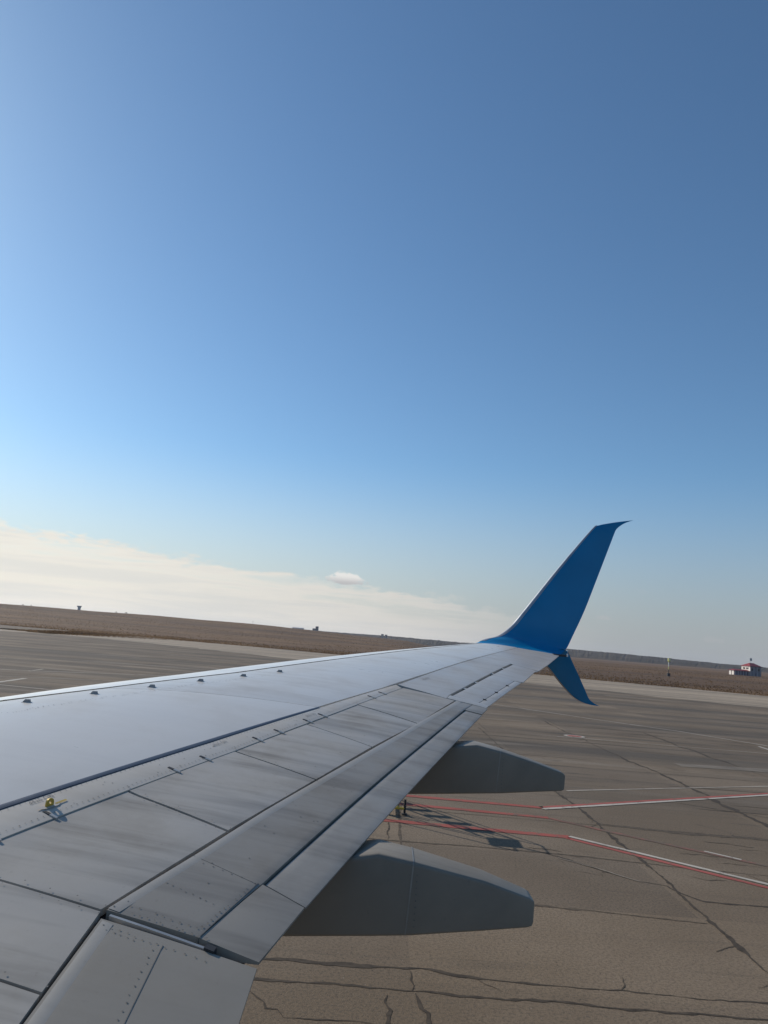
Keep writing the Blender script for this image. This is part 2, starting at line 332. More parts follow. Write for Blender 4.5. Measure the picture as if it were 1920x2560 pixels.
def build_marks():
    W = [((11.46, 22.38), (19.68, 27.59), .15, 'white_paint'), ((11.47, 19.58), (14.56, 17.04), .13, 'white_paint'), ((14.27, 19.24), (14.84, 18.75), .09, 'white_paint')]
    for a, b, w_, m in W:
        d = ((b[0]-a[0]), (b[1]-a[1])); k = 1.8 if w_ > .1 else 1.0
        ribbon('painted_line', [a, (a[0]+d[0]*k, a[1]+d[1]*k)], w_, .012, M[m], 0, .10)
    for a, b, w_, m in [((11.42, 22.57), (26.9, 32.42), .15, 'red_paint'), ((11.38, 19.42), (16.8, 14.83), .15, 'red_paint'), ((7.0, 22.70), (11.5, 22.55), .26, 'dull_red'), ((7.0, 21.63), (11.38, 21.38), .24, 'dull_red'), ((6.4, 19.74), (11.46, 19.53), .27, 'dull_red')]:
        ribbon('painted_line', [a, b], w_, .008, M[m], 0, .12)
    ribbon('painted_line', [(11.4, 21.33), (12.55, 20.39), (14.82, 18.71), (17.5, 16.6)], .15, .008, M['pale_red'], 0, .3)
    for P, w_, m in [([(12.74, 25.37), (20.62, 29.52), (28, 33.4)], .10, 'dull_white'), ([(8, 67), (15.46, 58.88), (20.88, 52.6), (24.76, 48.67), (30, 40.5)], .20, 'dull_white'), ([(15.72, 40.39), (32, 40.1)], .10, 'dull_white'), ([(26.9, 43.5), (26.7, 41.0)], .18, 'white_paint'),
                     ([(-30, 49), (-18.56, 54.55), (-9.71, 61.3), (0, 67)], .26, 'dull_white'), ([(-20, 44.9), (-13.24, 43.87), (-6, 42.6)], .26, 'dull_white'), ([(-14.0, 45.0), (-14.35, 49.2)], .3, 'white_paint'), ([(-22, 45.5), (-15.93, 49.28), (-4, 57)], .14, 'dull_white'), ([(-16.9, 55.2), (-17.3, 58.3)], .2, 'dull_white'), ([(-28, 66), (-5, 80)], .18, 'dull_white')]:
        ribbon('painted_line', P, w_, .008, M[m], 0, .25, .6)
    ribbon('joint_filler', [(10.81, 17.7), (11.41, 17.16), (12.11, 16.39)], .075, .012, M['seam'], .008, .4, .12)
    # pale repair strip
    link('repair_patch', mesh('repair_patch', [(18.92, 33.7, .008), (18.94, 32.89, .008), (26, 33.6, .008), (27, 34.9, .008)], [(0, 1, 2, 3)]), M['seam2'] if 'seam2' in M else M['dull_white'], APRON)
    # red-and-white target ring
    v = []; f = []; n = 32
    for r in (.52, .36, .16):
        for i in range(n): a = 2*math.pi*i/n; v.append((16.73+r*math.cos(a), 41.05+r*math.sin(a), .016))
    for i in range(n): j = (i+1) % n; f.append((i, n+i, n+j, j))
    link('painted_ring', mesh('painted_ring', v, f), M['white_paint'], APRON)
    f2 = [(n+i, 2*n+i, 2*n+(i+1) % n, n+(i+1) % n) for i in range(n)]+[tuple(2*n+i for i in range(n))]
    link('painted_disc', mesh('painted_disc', v, f2), M['dull_red'], APRON)
    C = {'a': ([(16.73, 49.05), (16.75, 43.11), (16.83, 41.78), (16.88, 38.45), (17.0, 36.17), (16.98, 34.75), (16.92, 33.52), (17.26, 30.94), (17.27, 27.43), (17.35, 26.47), (17.24, 25.52), (17.22, 23.89), (17.27, 20)], .10),
         'b': ([(12.1, 41.7), (12.12, 34.45), (12.3, 28), (12.36, 24.95), (12.49, 23.16), (12.51, 20.84), (12.49, 19.59), (12.53, 18.71), (12.57, 17.74), (12.57, 16.8), (12.52, 15.95), (12.51, 14.98), (12.49, 13.94), (12.48, 12.75), (12.5, 9)], .060),
         'c': ([(7.0, 14.75), (9.81, 14.72), (10.52, 14.72), (11.26, 14.62), (12.41, 14.54)], .045), 'd': ([(5.0, 11.9), (7.14, 11.87), (7.98, 11.96), (8.33, 11.85), (9.2, 11.78), (10.24, 11.82), (11.25, 11.78), (13.5, 11.9)], .052),
         'e': ([(5.0, 11.3), (7.16, 11.34), (7.77, 11.33), (8.28, 11.29), (9.35, 11.37), (10.52, 11.34), (13.5, 11.38)], .030), 'f': ([(7.75, 11.87), (7.74, 11.6), (7.77, 11.47), (7.72, 11.34)], .018), 'f2': ([(7.79, 11.28), (7.81, 11.07), (7.83, 10.91), (7.91, 10.82), (7.92, 10.2)], .030),
         'f3': ([(7.48, 11.17), (7.43, 11.0), (7.5, 10.81), (7.47, 10.2)], .035), 'f4': ([(5.97, 10.98), (6.14, 10.76), (6.18, 10.61), (6.3, 10.61), (6.4, 10.46), (6.94, 10.5), (7.45, 10.48)], .028),
         'g': ([(7.0, 18.0), (8.9, 18.04), (10.37, 18.04), (11.81, 17.94), (13.19, 17.75), (14.86, 17.66), (17.3, 17.6)], .050), 'h': ([(10.47, 18.07), (10.81, 17.82), (11.41, 17.16), (11.95, 16.56), (12.47, 16.41), (12.55, 16.02), (12.82, 15.65), (15.5, 15.67)], .040),
         'j': ([(12.49, 21.21), (14.36, 20.88), (17.2, 20.87)], .12), 'm': ([(15.65, 24.89), (16.41, 24.52), (18.5, 23.3)], .06), 'n': ([(7.48, 19.6), (7.52, 19.17), (7.47, 18.64), (7.5, 18.04)], .03), 'o': ([(21.74, 46), (21.74, 41.86), (21.51, 40.04), (21.8, 38.88), (21.55, 36.53), (21.77, 35.72), (21.7, 33.99), (21.8, 29)], .085)}
    for k, (P, w_) in C.items():
        ribbon('crack', P, w_, .004 if k not in 'ab' else .0055, M['tar2'] if k in 'jmcg' else M['tar'], .008 if w_ < .1 else .025, .65, .10 if w_ < .07 else .2)
        if w_ < .13 and k not in 'fn':
            for (x0, y0), (x1, y1) in zip(P[:-1], P[1:]):
                L = math.dist((x0, y0), (x1, y1))
                for q in range(int(L/.7)):
                    if rnd.random() < .72: continue
                    t = rnd.random(); a = math.atan2(y1-y0, x1-x0)+rnd.choice((-1, 1))*rnd.uniform(.4, 1.3); l = rnd.uniform(.12, .55); bx, by = lerp_(x0, x1, t), lerp_(y0, y1, t)
                    ribbon('crack', [(bx, by), (bx+l*.5*math.cos(a), by+l*.5*math.sin(a)), (bx+l*math.cos(a+.1), by+l*math.sin(a+.1))], w_*.32, .0044, M['tar2'], .008, .5, .06)
    # further slab joints opened by frost, far lanes
    for i in range(46):
        y = 24+i*1.75+rnd.uniform(-.6, .6); x0 = rnd.uniform(-22, 20); L = rnd.uniform(4, 16)
        if y < 28: x0 = rnd.uniform(13, 20)
        ribbon('crack', [(x0, y), (x0+L*.5, y+rnd.uniform(-.25, .25)), (x0+L, y+rnd.uniform(-.5, .1))], rnd.uniform(.04, .10)*(1+y/70), .004+.0003*(i % 4), M['tar2'] if i % 3 else M['tar'], .015, .7, .4)
    for k in range(-5, 7):                    # slab joints
        for seg in range(7):
            if rnd.random() < .72 and not (k == 0 and seg < 1) and not (k in (1, 2, 3) and seg < 5): x = 7.75+4.62*k+rnd.uniform(-.05, .05); y0 = 10+seg*6; ribbon('slab_joint', [(x, y0), (x+rnd.uniform(-.06, .06), y0+3), (x+rnd.uniform(-.06, .06), y0+6)], .022+.0007*y0, .0035, M['tar2'], .006, .5, .25)
    for k in range(1, 14):
        for seg in range(5):
            if rnd.random() < .6: y = 11.6+3.15*k+rnd.uniform(-.08, .08); x0 = -6+seg*7; ribbon('slab_joint', [(x0, y), (x0+3.5, y+rnd.uniform(-.08, .08)), (x0+7, y+rnd.uniform(-.08, .08))], .020+.001*y, .0032, M['tar2'], .006, .5, .25)
    for x0, y0, L in ((14.2, 18.4, 1.2), (13.6, 18.95, .8), (10.3, 18.35, .7), (14.6, 20.2, 1.1), (13.1, 17.15, .7), (10.9, 16.9, .6), (15.2, 19.7, .9)):
        ribbon('crack', [(x0, y0), (x0+L*.4, y0+rnd.uniform(-.12, .12)), (x0+L, y0-rnd.uniform(0, .2))], .035, .0048, M['tar2'], .02, .6, .08)
M['patchd'] = plain('dark_asphalt_patch', (.118, .094, .071), .9, 0, .18, 14)
M['seam2'] = plain('pale_repair', (.175, .150, .122), .85, 0, .2, 1.2)
build_marks()

# far hills with woods
def build_hills():
    azs = [-60+.12*i for i in range(1000)]; prof = [(2000, -.02), (2250, .28), (2500, .62), (2750, .93), (2900, 1.0), (3050, .9), (3600, -.02)]
    key = [(-60, .30), (-30, .34), (-8, .36), (1, .37), (5.4, .31), (9, .40), (13, .47), (16, .42), (19.2, .34), (23, .25), (25.4, .215), (30, .22), (40, .3), (60, .3)]
    def el(a):
        for (a0, e0), (a1, e1) in zip(key[:-1], key[1:]):
            if a0 <= a <= a1: return e0+(e1-e0)*(a-a0)/(a1-a0)
        return .3
    v = []; f = []; n = len(azs); r_ = random.Random(3); jit = [0]*n
    for k, (r, q) in enumerate(prof):
        jit = [0.0]*n; s = 0
        for i in range(n): s = s*.9+r_.gauss(0, .25); jit[i] = s+r_.gauss(0, .2)
        for i, a in enumerate(azs):
            z = (3.9+2900*math.tan(R(el(a))))*q+(jit[i]*1.1 if 0 < k < 6 else 0)
            rr = r+(r_.uniform(-40, 40) if 0 < k < 6 else 0)
            v.append((EYE.x+rr*math.sin(R(a)), EYE.y+rr*math.cos(R(a)), z))
    for k in range(len(prof)-1):
        for i in range(n-1): f.append((k*n+i, k*n+i+1, (k+1)*n+i+1, (k+1)*n+i))
    m, t, b = material('wooded_hill'); oc = t.node('ShaderNodeTexCoord').outputs['Object']
    c = t.mix(t.mapr(t.noise(oc, .004, 5, .6), .4, .6), (.045, .040, .034, 1), (.085, .070, .055, 1)); c = t.mix(t.mapr(t.noise(oc, .03, 4, .6), .4, .65), c, (.030, .030, .028, 1))
    t.val(b.inputs['Base Color'], c); b.inputs['Roughness'].default_value = 1.0; b.inputs['Specular IOR Level'].default_value = 0
    link('hills', mesh('hills', v, f), m, kind='structure')
build_hills()

# ------------------------------------------------------------------ the wing
WING = empty('airliner_wing', (5.2, 2.2, 2.3), 'long grey swept airliner wing with a bright blue split winglet at its tip', 'aircraft wing')
YT = 16.9
def nac(x, t=.1056485): return 5*t*(.2969*math.sqrt(max(0, x))-.126*x-.3516*x*x+.2843*x**3-.1036*x**4)
ZC = [(.010, 2.2), (.011, 7.2), (.006, 8.3), (-.011, 9.4), (-.011, 10.6), (-.006, 12.4), (.002, 14.0), (.014, 15.4), (.03, 16.9)]
def on(line, y):
    for (x0, y0), (x1, y1) in zip(line[:-1], line[1:]):
        if y <= y1 or (x1, y1) == line[-1]: return x0+(x1-x0)*(y-y0)/(y1-y0)
def LEx(y): return .5221158*y
XK = .5221158*4.8998+4.20269; XT = .5221158*YT+1.68902
def TEx(y): return XK+(y-4.8998)*((XT-XK)/(YT-4.8998)) if y > 4.8998 else XK+(y-4.8998)*.06
def zs(x, y, lower=False):
    l = LEx(y); c = TEx(y)-l; xi = max(0.0, min(1.0, (x-l)/c))
    zu = nac(xi)*c+.06*c*xi*(1-xi)
    if lower: zu = -nac(xi)*c*.95+.06*c*xi*(1-xi)
    inc = R(2.01845*(1-y/YT))
    zu += on(ZC, y)*max(0.0, min(1.0, 1-(xi-.2)/.4))
    return 3.9-2.17347+math.tan(R(13.291))*y-.0089093*y*y+.000149127*y**3+zu-math.tan(inc)*(x-l-.25*c)+.0526993*c*max(0.0, min(1.0, xi)-.7)
def lerp(a, b, t): return a+(b-a)*t
def on(line, y):            # x of a spanwise line at y, straight beyond its ends
    for (x0, y0), (x1, y1) in zip(line[:-1], line[1:]):
        if y <= y1 or (x1, y1) == line[-1]: return x0+(x1-x0)*(y-y0)/(y1-y0)
def sample(pl, n):
    d = [0]
    for a, b in zip(pl[:-1], pl[1:]): d.append(d[-1]+math.dist(a, b))
    out = []
    for i in range(n+1):
        t = d[-1]*i/n
        for k in range(len(pl)-1):
            if t <= d[k+1]+1e-9: u = (t-d[k])/((d[k+1]-d[k]) or 1); out.append((lerp(pl[k][0], pl[k+1][0], u), lerp(pl[k][1], pl[k+1][1], u))); break
    return out
def corr(fr, af, m):        # pairs of points for a ruled panel; both lines given with the same number of knots
    F_, A_ = [], []
    for k in range(len(fr)-1):
        n = max(1, round(m*math.dist(fr[k], fr[k+1])/sum(math.dist(a, b) for a, b in zip(fr[:-1], fr[1:]))))
        for i in range(n): F_.append((lerp(fr[k][0], fr[k+1][0], i/n), lerp(fr[k][1], fr[k+1][1], i/n))); A_.append((lerp(af[k][0], af[k+1][0], i/n), lerp(af[k][1], af[k+1][1], i/n)))
    F_.append(fr[-1]); A_.append(af[-1]); return F_, A_
def panel(name, fr, af, mat, m=16, nv=8, gap=.006, gf=None, ga=None, th=(.05, .05), off=0.0, parent=None, bulge=0.0, base=WING):
    """one skin piece laid on the aerofoil between a front and an aft line (knots run inboard to outboard)"""
    gf = gap if gf is None else gf; ga = gap if ga is None else ga
    fr = [Vector(q) for q in fr]; af = [Vector(q) for q in af]
    def shrink(a, b, g0, g1):
        d = (b-a); L = d.length or 1; return a+d*(g0/L), b-d*(g1/L)
    # pull in the two ends, then the front and aft edges
    f0, f1 = shrink(fr[0], fr[1], gap, 0)[0], shrink(fr[-1], fr[-2], gap, 0)[0]; a0, a1 = shrink(af[0], af[1], gap, 0)[0], shrink(af[-1], af[-2], gap, 0)[0]
    fr = [f0]+fr[1:-1]+[f1]; af = [a0]+af[1:-1]+[a1]
    pr = [shrink(a, b, gf, ga) for a, b in zip(fr, af)]; fr = [q[0] for q in pr]; af = [q[1] for q in pr]
    F_, A_ = corr(fr, af, m); nu = len(F_)
    v = []; f = []
    def rows(bot):
        for i in range(nu):
            for j in range(nv+1):
                t = j/nv; x = lerp(F_[i][0], A_[i][0], t); y = lerp(F_[i][1], A_[i][1], t); z = zs(x, y)+off
                e = min(i, nu-1-i, j, nv-j)
                if not bot and e == 0: z -= .0025
                v.append((x, y, z-(lerp(th[0], th[1], t) if bot else 0)))
    rows(False); rows(True); N = nu*(nv+1); w_ = nv+1
    for i in range(nu-1):
        for j in range(nv):
            a = i*w_+j; f.append((a, a+w_, a+w_+1, a+1)); f.append((N+a, N+a+1, N+a+w_+1, N+a+w_))
    for i in range(nu-1):
        a = i*w_; f.append((a, N+a, N+a+w_, a+w_)); a += nv; f.append((a, a+w_, N+a+w_, N+a))
    for j in range(nv):
        a = j; f.append((a, a+1, N+a+1, N+a)); a = (nu-1)*w_+j; f.append((a, N+a, N+a+1, a+1))
    return link(name, sharp(mesh(name, v, f), 40), mat, parent or base)

# spanwise lines (x, y) and chordwise joints of the wing plan
BL = [(3.80, 2.2), (5.372, 5.62), (6.177, 7.361), (6.629, 8.371), (7.349, 10.063), (8.107, 12.203), (9.18, 15.209), (9.70, 16.72)]
SP = [(4.20, 2.2), (5.521, 5.346), (5.67, 5.698), (5.837, 6.056), (6.223, 6.949), (6.594, 7.842), (6.939, 8.729), (7.355, 9.822)]
FL = [(6.14, 2.2), (6.133, 4.331), (6.128, 4.985), (6.444, 5.822), (6.796, 6.715), (7.119, 7.57), (7.481, 8.457), (7.888, 9.64)]
TE = [(6.74, 2.2), (6.768, 4.892), (6.892, 5.321), (7.026, 5.763), (7.172, 6.19), (7.618, 7.694), (7.885, 8.523), (8.208, 9.631), (9.32, 12.98), (10.46, 16.62)]
XS = [(2.2, .10), (7.4, .160), (8.07, .205), (9.5, .245), (11.4, .255), (13.7, .225), (16.72, .20)]
def slat_x(y):
    for (y0, a), (y1, b) in zip(XS[:-1], XS[1:]):
        if y <= y1: xi = a+(b-a)*(y-y0)/(y1-y0); break
    return LEx(y)+(TEx(y)-LEx(y))*xi
def build_core():
    v = []; f = []; ys = [2.2+i*.3 for i in range(48)]+[16.50]; nx = 22
    for y in ys:
        l, c = LEx(y), TEx(y)-LEx(y)
        xe = .80 if y < 9.7 else .93
        for i in range(nx+1): xi = xe*(1-i/nx)**1.6; x = l+xi*c; v.append((x, y, zs(x, y)-.055-.05*xi if xi > .02 else zs(l, y)-.03*xi/.02))
        for i in range(1, nx+1): xi = xe*(i/nx)**1.6; x = l+xi*c; v.append((x, y, min(zs(x, y, True), zs(x, y)-.13 if xi > .3 else 99)))
    n = 2*nx+1
    for i in range(len(ys)-1):
        for j in range(n): j2 = (j+1) % n; f.append((i*n+j, i*n+j2, (i+1)*n+j2, (i+1)*n+j))
    f.append(tuple(range(n))); f.append(tuple(reversed(range((len(ys)-1)*n, len(ys)*n))))
    link('wing_box', sharp(mesh('wing_box', v, f), 40), M['core'], WING)
build_core()
def build_slats():
    cuts = [2.2, 6.2, 9.62, 13.2, 16.50]
    for a, b in zip(cuts[:-1], cuts[1:]):
        ys = [a+.006+(b-a-.012)*i/14 for i in range(15)]; v = []; f = []; nx = 14
        for y in ys:
            l, c = LEx(y), TEx(y)-LEx(y); e = (slat_x(y)-.008-l)/c
            for i in range(nx+1): xi = e*(1-i/nx)**2; x = l+xi*c; v.append((x, y, zs(x, y)+.002))
            for i in range(1, 7): xi = .09*(i/6)**1.7; x = l+xi*c; v.append((x, y, zs(x, y, True)-.002))
        n = nx+7
        for i in range(len(ys)-1):
            for j in range(n): j2 = (j+1) % n; f.append((i*n+j, (i+1)*n+j, (i+1)*n+j2, i*n+j2))
        f.append(tuple(range(n))); f.append(tuple(reversed(range((len(ys)-1)*n, len(ys)*n))))
        link('slat', sharp(mesh('slat', v, f), 50), M['metal'], WING)
build_slats()
# main skin: two pieces met along a chordwise joint
ys = [2.2, 3.5, 5.0, 6.2, 7.2, 8.06]
panel('skin_panel', [(slat_x(y), y) for y in ys], [(on(BL, q), q) for q in (2.2, 3.6, 5.1, 6.35, 7.4, 8.37)], M['skin'], 40, 16, .005, gf=.012, ga=.002)
ys = [8.06, 9.5, 11, 12.5, 14, 15.2, 16.0, 16.50]
panel('skin_panel', [(slat_x(y), y) for y in ys], [(on(BL, q), q) for q in (8.37, 9.6, 11, 12.5, 14, 15.2, 16.0, 16.50)], M['skin2'], 40, 14, .005, gf=.010, ga=.006)
def BLl(y): return on(BL, y)+(.042 if y < 8.2 else lerp(.042, .010, min(1, (y-8.2)/.25)))
panel('seal_strip', [(on(BL, q), q) for q in (2.2, 4, 5.6, 7, 8.39)], [(BLl(q), q) for q in (2.2, 4, 5.6, 7, 8.35)], M['seal'], 30, 2, .001, off=.003)
# riveted strip ahead of the spoilers
q5 = [2.2, 4.0, 5.5, 7.0, 8.4, 9.9]
panel('walkway_strip', [(BLl(q), q) for q in q5], [(on(SP, q)-.002, q-.05) for q in (2.25, 4.0, 5.5, 7.0, 8.4, 9.83)], M['strip'], 44, 4, .004, gf=.003, ga=.010)
# spoilers
D = [((4.20, 2.2), (6.14, 2.2)), ((5.21, 4.60), (6.128, 4.48)), ((5.415, 5.09), (6.128, 4.985)), ((5.837, 6.056), (6.444, 5.822)), ((6.223, 6.949), (6.796, 6.715)), ((6.594, 7.842), (7.119, 7.57)), ((6.939, 8.729), (7.481, 8.457)), ((7.355, 9.822), (7.888, 9.64))]
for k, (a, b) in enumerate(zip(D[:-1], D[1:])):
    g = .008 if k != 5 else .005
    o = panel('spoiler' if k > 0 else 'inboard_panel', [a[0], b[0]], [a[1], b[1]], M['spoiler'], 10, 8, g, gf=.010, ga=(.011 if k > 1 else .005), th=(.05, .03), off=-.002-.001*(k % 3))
# outboard flap, its aft segment and end pieces
AL = [(6.521, 4.945), (6.691, 5.418), (6.885, 6.021), (7.20, 7.0), (7.528, 8.0), (7.951, 9.317), (8.055, 9.61)]
FLp = [(6.128, 4.985), (6.35, 5.55), (6.56, 6.12), (6.90, 6.98), (7.29, 7.99), (7.77, 9.30), (7.888, 9.64)]
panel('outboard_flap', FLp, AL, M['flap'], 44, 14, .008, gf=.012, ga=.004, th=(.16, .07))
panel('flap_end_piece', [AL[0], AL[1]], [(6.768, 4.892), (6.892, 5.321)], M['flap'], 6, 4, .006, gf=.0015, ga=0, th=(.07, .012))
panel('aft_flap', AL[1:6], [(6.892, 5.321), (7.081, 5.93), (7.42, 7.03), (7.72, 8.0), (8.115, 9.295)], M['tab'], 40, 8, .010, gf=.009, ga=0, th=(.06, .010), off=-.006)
panel('flap_spar', [(q[0]-.03, q[1]) for q in FLp], [(6.70, 4.90), (6.80, 5.34), (7.00, 5.95), (7.33, 7.0), (7.63, 8.0), (8.03, 9.29), (8.12, 9.6)], M['core'], 40, 8, .0, th=(.02, .004), off=-.045)
panel('flap_spar', [(5.90, 2.25), (5.90, 5.02)], [(6.70, 2.25), (6.72, 4.88)], M['core'], 16, 6, 0, th=(.02, .004), off=-.075)
panel('flap_nose_strip', [(q[0]+.013, q[1]+.006) for q in FLp], [(q[0]+.062, q[1]-.004) for q in FLp], M['nose'], 44, 2, .010, gf=0, ga=0, th=(.003, .003), off=.0022)
panel('flap_end_piece', [AL[5], AL[6]], [(8.112, 9.293), (8.205, 9.60)], M['flap'], 4, 3, .004, gf=.0015, ga=0, th=(.05, .012))
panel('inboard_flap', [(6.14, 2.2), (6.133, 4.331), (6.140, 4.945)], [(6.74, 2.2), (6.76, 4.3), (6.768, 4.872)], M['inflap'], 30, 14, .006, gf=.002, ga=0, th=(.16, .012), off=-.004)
panel('flap_nose_strip', [(6.152, 2.3), (6.146, 4.331), (6.152, 4.93)], [(6.20, 2.3), (6.195, 4.331), (6.198, 4.92)], M['nose'], 24, 2, .004, gf=0, ga=0, th=(.003, .003), off=-.0016)
# aileron bay
HG = [(7.80, 9.66), (7.844, 9.858), (8.058, 10.475), (8.52, 11.85), (8.98, 13.23), (9.033, 13.382)]
panel('aileron_bay_skin', [(BLl(q), q) for q in (9.93, 10.02, 10.62, 12.0, 13.38, 13.55)], HG, M['aileron'], 34, 7, .004, gf=.006, ga=.004)
panel('aileron_bay_skin', [(7.80, 9.68), (7.844, 9.86)], [(8.19, 9.605), (8.235, 9.745)], M['aileron'], 3, 5, .004, th=(.05, .012), ga=0)
T1 = (8.13, 9.77)
panel('aileron', [(7.86, 9.875), (8.075, 10.475), (8.455, 11.61), (8.47, 11.64), (9.0, 13.23), (9.05, 13.37)], [T1, (8.36, 10.40), (8.79, 11.64), (8.905, 11.66), (9.29, 12.93), (9.365, 13.06)], M['aileron'], 36, 6, .006, gf=.020, ga=0, th=(.09, .012), off=-.003)
panel('aileron_tab', [T1, (8.36, 10.40), (8.79, 11.64)], [(8.24, 9.755), (8.45, 10.38), (8.875, 11.63)], M['aileron'], 18, 3, .006, gf=.007, ga=0, th=(.03, .008), off=-.004)
panel('wing_tip_panel', [(BLl(q), q) for q in (13.55, 14.6, 15.6, 16.50)], [(9.37, 13.06), (9.74, 14.2), (10.10, 15.4), (10.415, 16.48)], M['aileron'], 26, 8, .008, gf=.004, ga=0, th=(.05, .012))
def bar_on(name, a, b, w_, h, mat, off=0.0, parent=WING, n=4):
    a = Vector(a); b = Vector(b); d = (b-a).normalized(); nn = Vector((-d.y, d.x)); v = []; f = []
    for i in range(n+1):
        p_ = a+(b-a)*i/n
        for s in (-1, 1):
            for t in (0, 1): q = p_+nn*(s*w_/2); v.append((q.x, q.y, zs(q.x, q.y)+off+(h if t else -.02)))
        if i: k = 4*(i-1); f += [(k, k+1, k+5, k+4), (k+1, k+3, k+7, k+5), (k+3, k+2, k+6, k+7), (k+2, k, k+4, k+6)]
    f += [(0, 2, 3, 1), (4*n, 4*n+1, 4*n+3, 4*n+2)]
    return link(name, sharp(mesh(name, v, f)), mat, parent)
for y in (10.42, 10.95, 11.9, 12.6):
    x = on(HG, y); bar_on('hinge_lug', (x-.02, y+.01), (x+.045, y-.012), .05, -.006, M['aileron'])
for y in (10.0, 10.55, 11.15): x = lerp(8.13, 8.79, (y-9.77)/1.87); bar_on('tab_hinge', (x-.005, y), (x+.03, y-.01), .012, .003, M['rubber'])
# hinge notches in front of the spoilers
for y in (5.33, 5.62, 6.43, 6.70, 7.24, 7.50, 7.90, 8.14, 9.10, 9.35):
    x = on(SP, y); bar_on('hinge_notch', (x-.058, y+.022), (x-.020, y+.006), .016, .0035, M['rubber']); bar_on('hinge_fitting', (x-.020, y+.006), (x+.022, y-.012), .014, .004, M['hinge'])
# visible end rib between the two flaps
bar_on('flap_seal', (6.165, 4.967), (6.56, 4.905), .012, -.004, M['hinge'], n=8)
bar_on('flap_seal_cap', (6.56, 4.908), (6.60, 4.900), .030, .003, M['rubber'])

# rivets: too many and too small to lift one by one
def rivets(parent, pts, r=.0042, mat='rivet', off=0.0):
    v = []; f = []
    for x, y in pts:
        b = len(v); n = 6; rr = r*rnd.uniform(.8, 1.2)
        for k in range(n): a = math.pi*2*k/n; px, py = x+rr*math.cos(a), y+rr*math.sin(a); v.append((px, py, zs(px, py)+.0014+off))
        f.append(tuple(range(b, b+n)))
    return link('rivet_row', mesh('rivet_row', v, f), M[mat], parent, kind='stuff')
def row(a, b, n, jit=.004): return [(lerp(a[0], b[0], i/(n-1))+rnd.uniform(-jit, jit), lerp(a[1], b[1], i/(n-1))+rnd.uniform(-jit, jit)) for i in range(n) if rnd.random() > .06]
obs = {o.name: o for o in bpy.data.objects}
P = row((6.50, 4.96), (6.655, 5.40), 16)+row((6.525, 4.952), (6.55, 4.95), 2)+row((6.24, 5.0), (6.55, 4.955), 11)+row((6.22, 5.045), (6.50, 5.005), 9)+row((6.16, 5.02), (6.2, 5.07), 3)+row((6.36, 5.48), (6.64, 5.41), 7)+row((6.27, 5.26), (6.52, 5.18), 9)
rivets(obs['outboard_flap'], P, .0037)
rivets(obs['outboard_flap'], [p_ for k in range(22) for p_ in [(lambda y: (on(AL, y)-rnd.uniform(.02, .42), y))(rnd.uniform(5.3, 9.3)) for _ in range(2)]], .0042)
rivets(obs['inboard_flap'], row((6.385, 4.86), (6.40, 3.9), 24)+row((6.17, 4.90), (6.36, 4.86), 7)+row((6.19, 4.87), (6.33, 4.84), 6)+row((6.42, 4.85), (6.58, 4.83), 5), .0036, 'rivet', -.004)
P = []
for k in range(150): y = 5.0+4.7*k/150; P.append((on(SP, y)-.030+rnd.uniform(-.002, .002), y)); P.append((BLl(y)+.018+rnd.uniform(-.003, .003), y))
for k in range(34): y = 5.2+rnd.random()*4; P.append((lerp(BLl(y), on(SP, y), rnd.uniform(.3, .8)), y))
rivets(obs['walkway_strip'], P, .0036)
P = []
for k in range(170): y = 6.4+.018*k; P.append((lerp(4.55, 5.95, (y-6.7)/2.5)+rnd.choice((-.02, 0, .02)), y))
rivets(obs['skin_panel'], P, .0045, 'vg')
for k, (a, b) in enumerate(zip(D[1:-1], D[2:])):
    nm = 'spoiler' if k == 0 else 'spoiler.%03d' % k
    A0, A1 = Vector(a[0]), Vector(a[1]); B0, B1 = Vector(b[0]), Vector(b[1]); sx = Vector((.0, .03))
    rivets(obs[nm], row(B0-sx+Vector((.03, 0)), B1-sx, 9)+row(A0+sx, A1+sx, 7), .0038)
# thin skin joints pressed into the flaps
bar_on('panel_joint', (6.521, 4.945), (6.669, 5.408), .003, .0008, M['rivet'], parent=obs['outboard_flap'], n=16)
bar_on('panel_joint', (6.342, 5.517), (6.662, 5.398), .0025, .0008, M['rivet'], parent=obs['outboard_flap'], n=14)
bar_on('panel_joint', (6.41, 4.86), (6.43, 3.8), .003, .0008, M['rivet'], off=-.0035, parent=obs['inboard_flap'], n=24)

# vortex generators
for x, y in ((4.661, 7.332), (4.966, 7.777), (5.267, 8.224), (5.551, 8.695), (5.835, 9.186), (6.111, 9.656)):
    z = zs(x, y)+.001; a = R(12); c_, s_ = math.cos(a), math.sin(a)
    def T(u, w_, h): return (x+u*c_-w_*s_, y+u*s_+w_*c_, z+h)
    v = [T(-.028, -.003, 0), T(.028, -.003, 0), T(.023, -.002, .020), T(-.012, -.002, .020), T(-.028, .003, 0), T(.028, .003, 0), T(.023, .002, .020), T(-.012, .002, .020)]
    vg = link('vortex_generator', mesh('vortex_generator', v, [(0, 1, 2, 3), (5, 4, 7, 6), (0, 4, 5, 1), (1, 5, 6, 2), (2, 6, 7, 3), (3, 7, 4, 0)]), M['vg'], WING)
    bar_on('base_plate', (x-.034, y-.007), (x+.034, y+.007), .014, .0015, M['vg'], parent=vg, n=2)

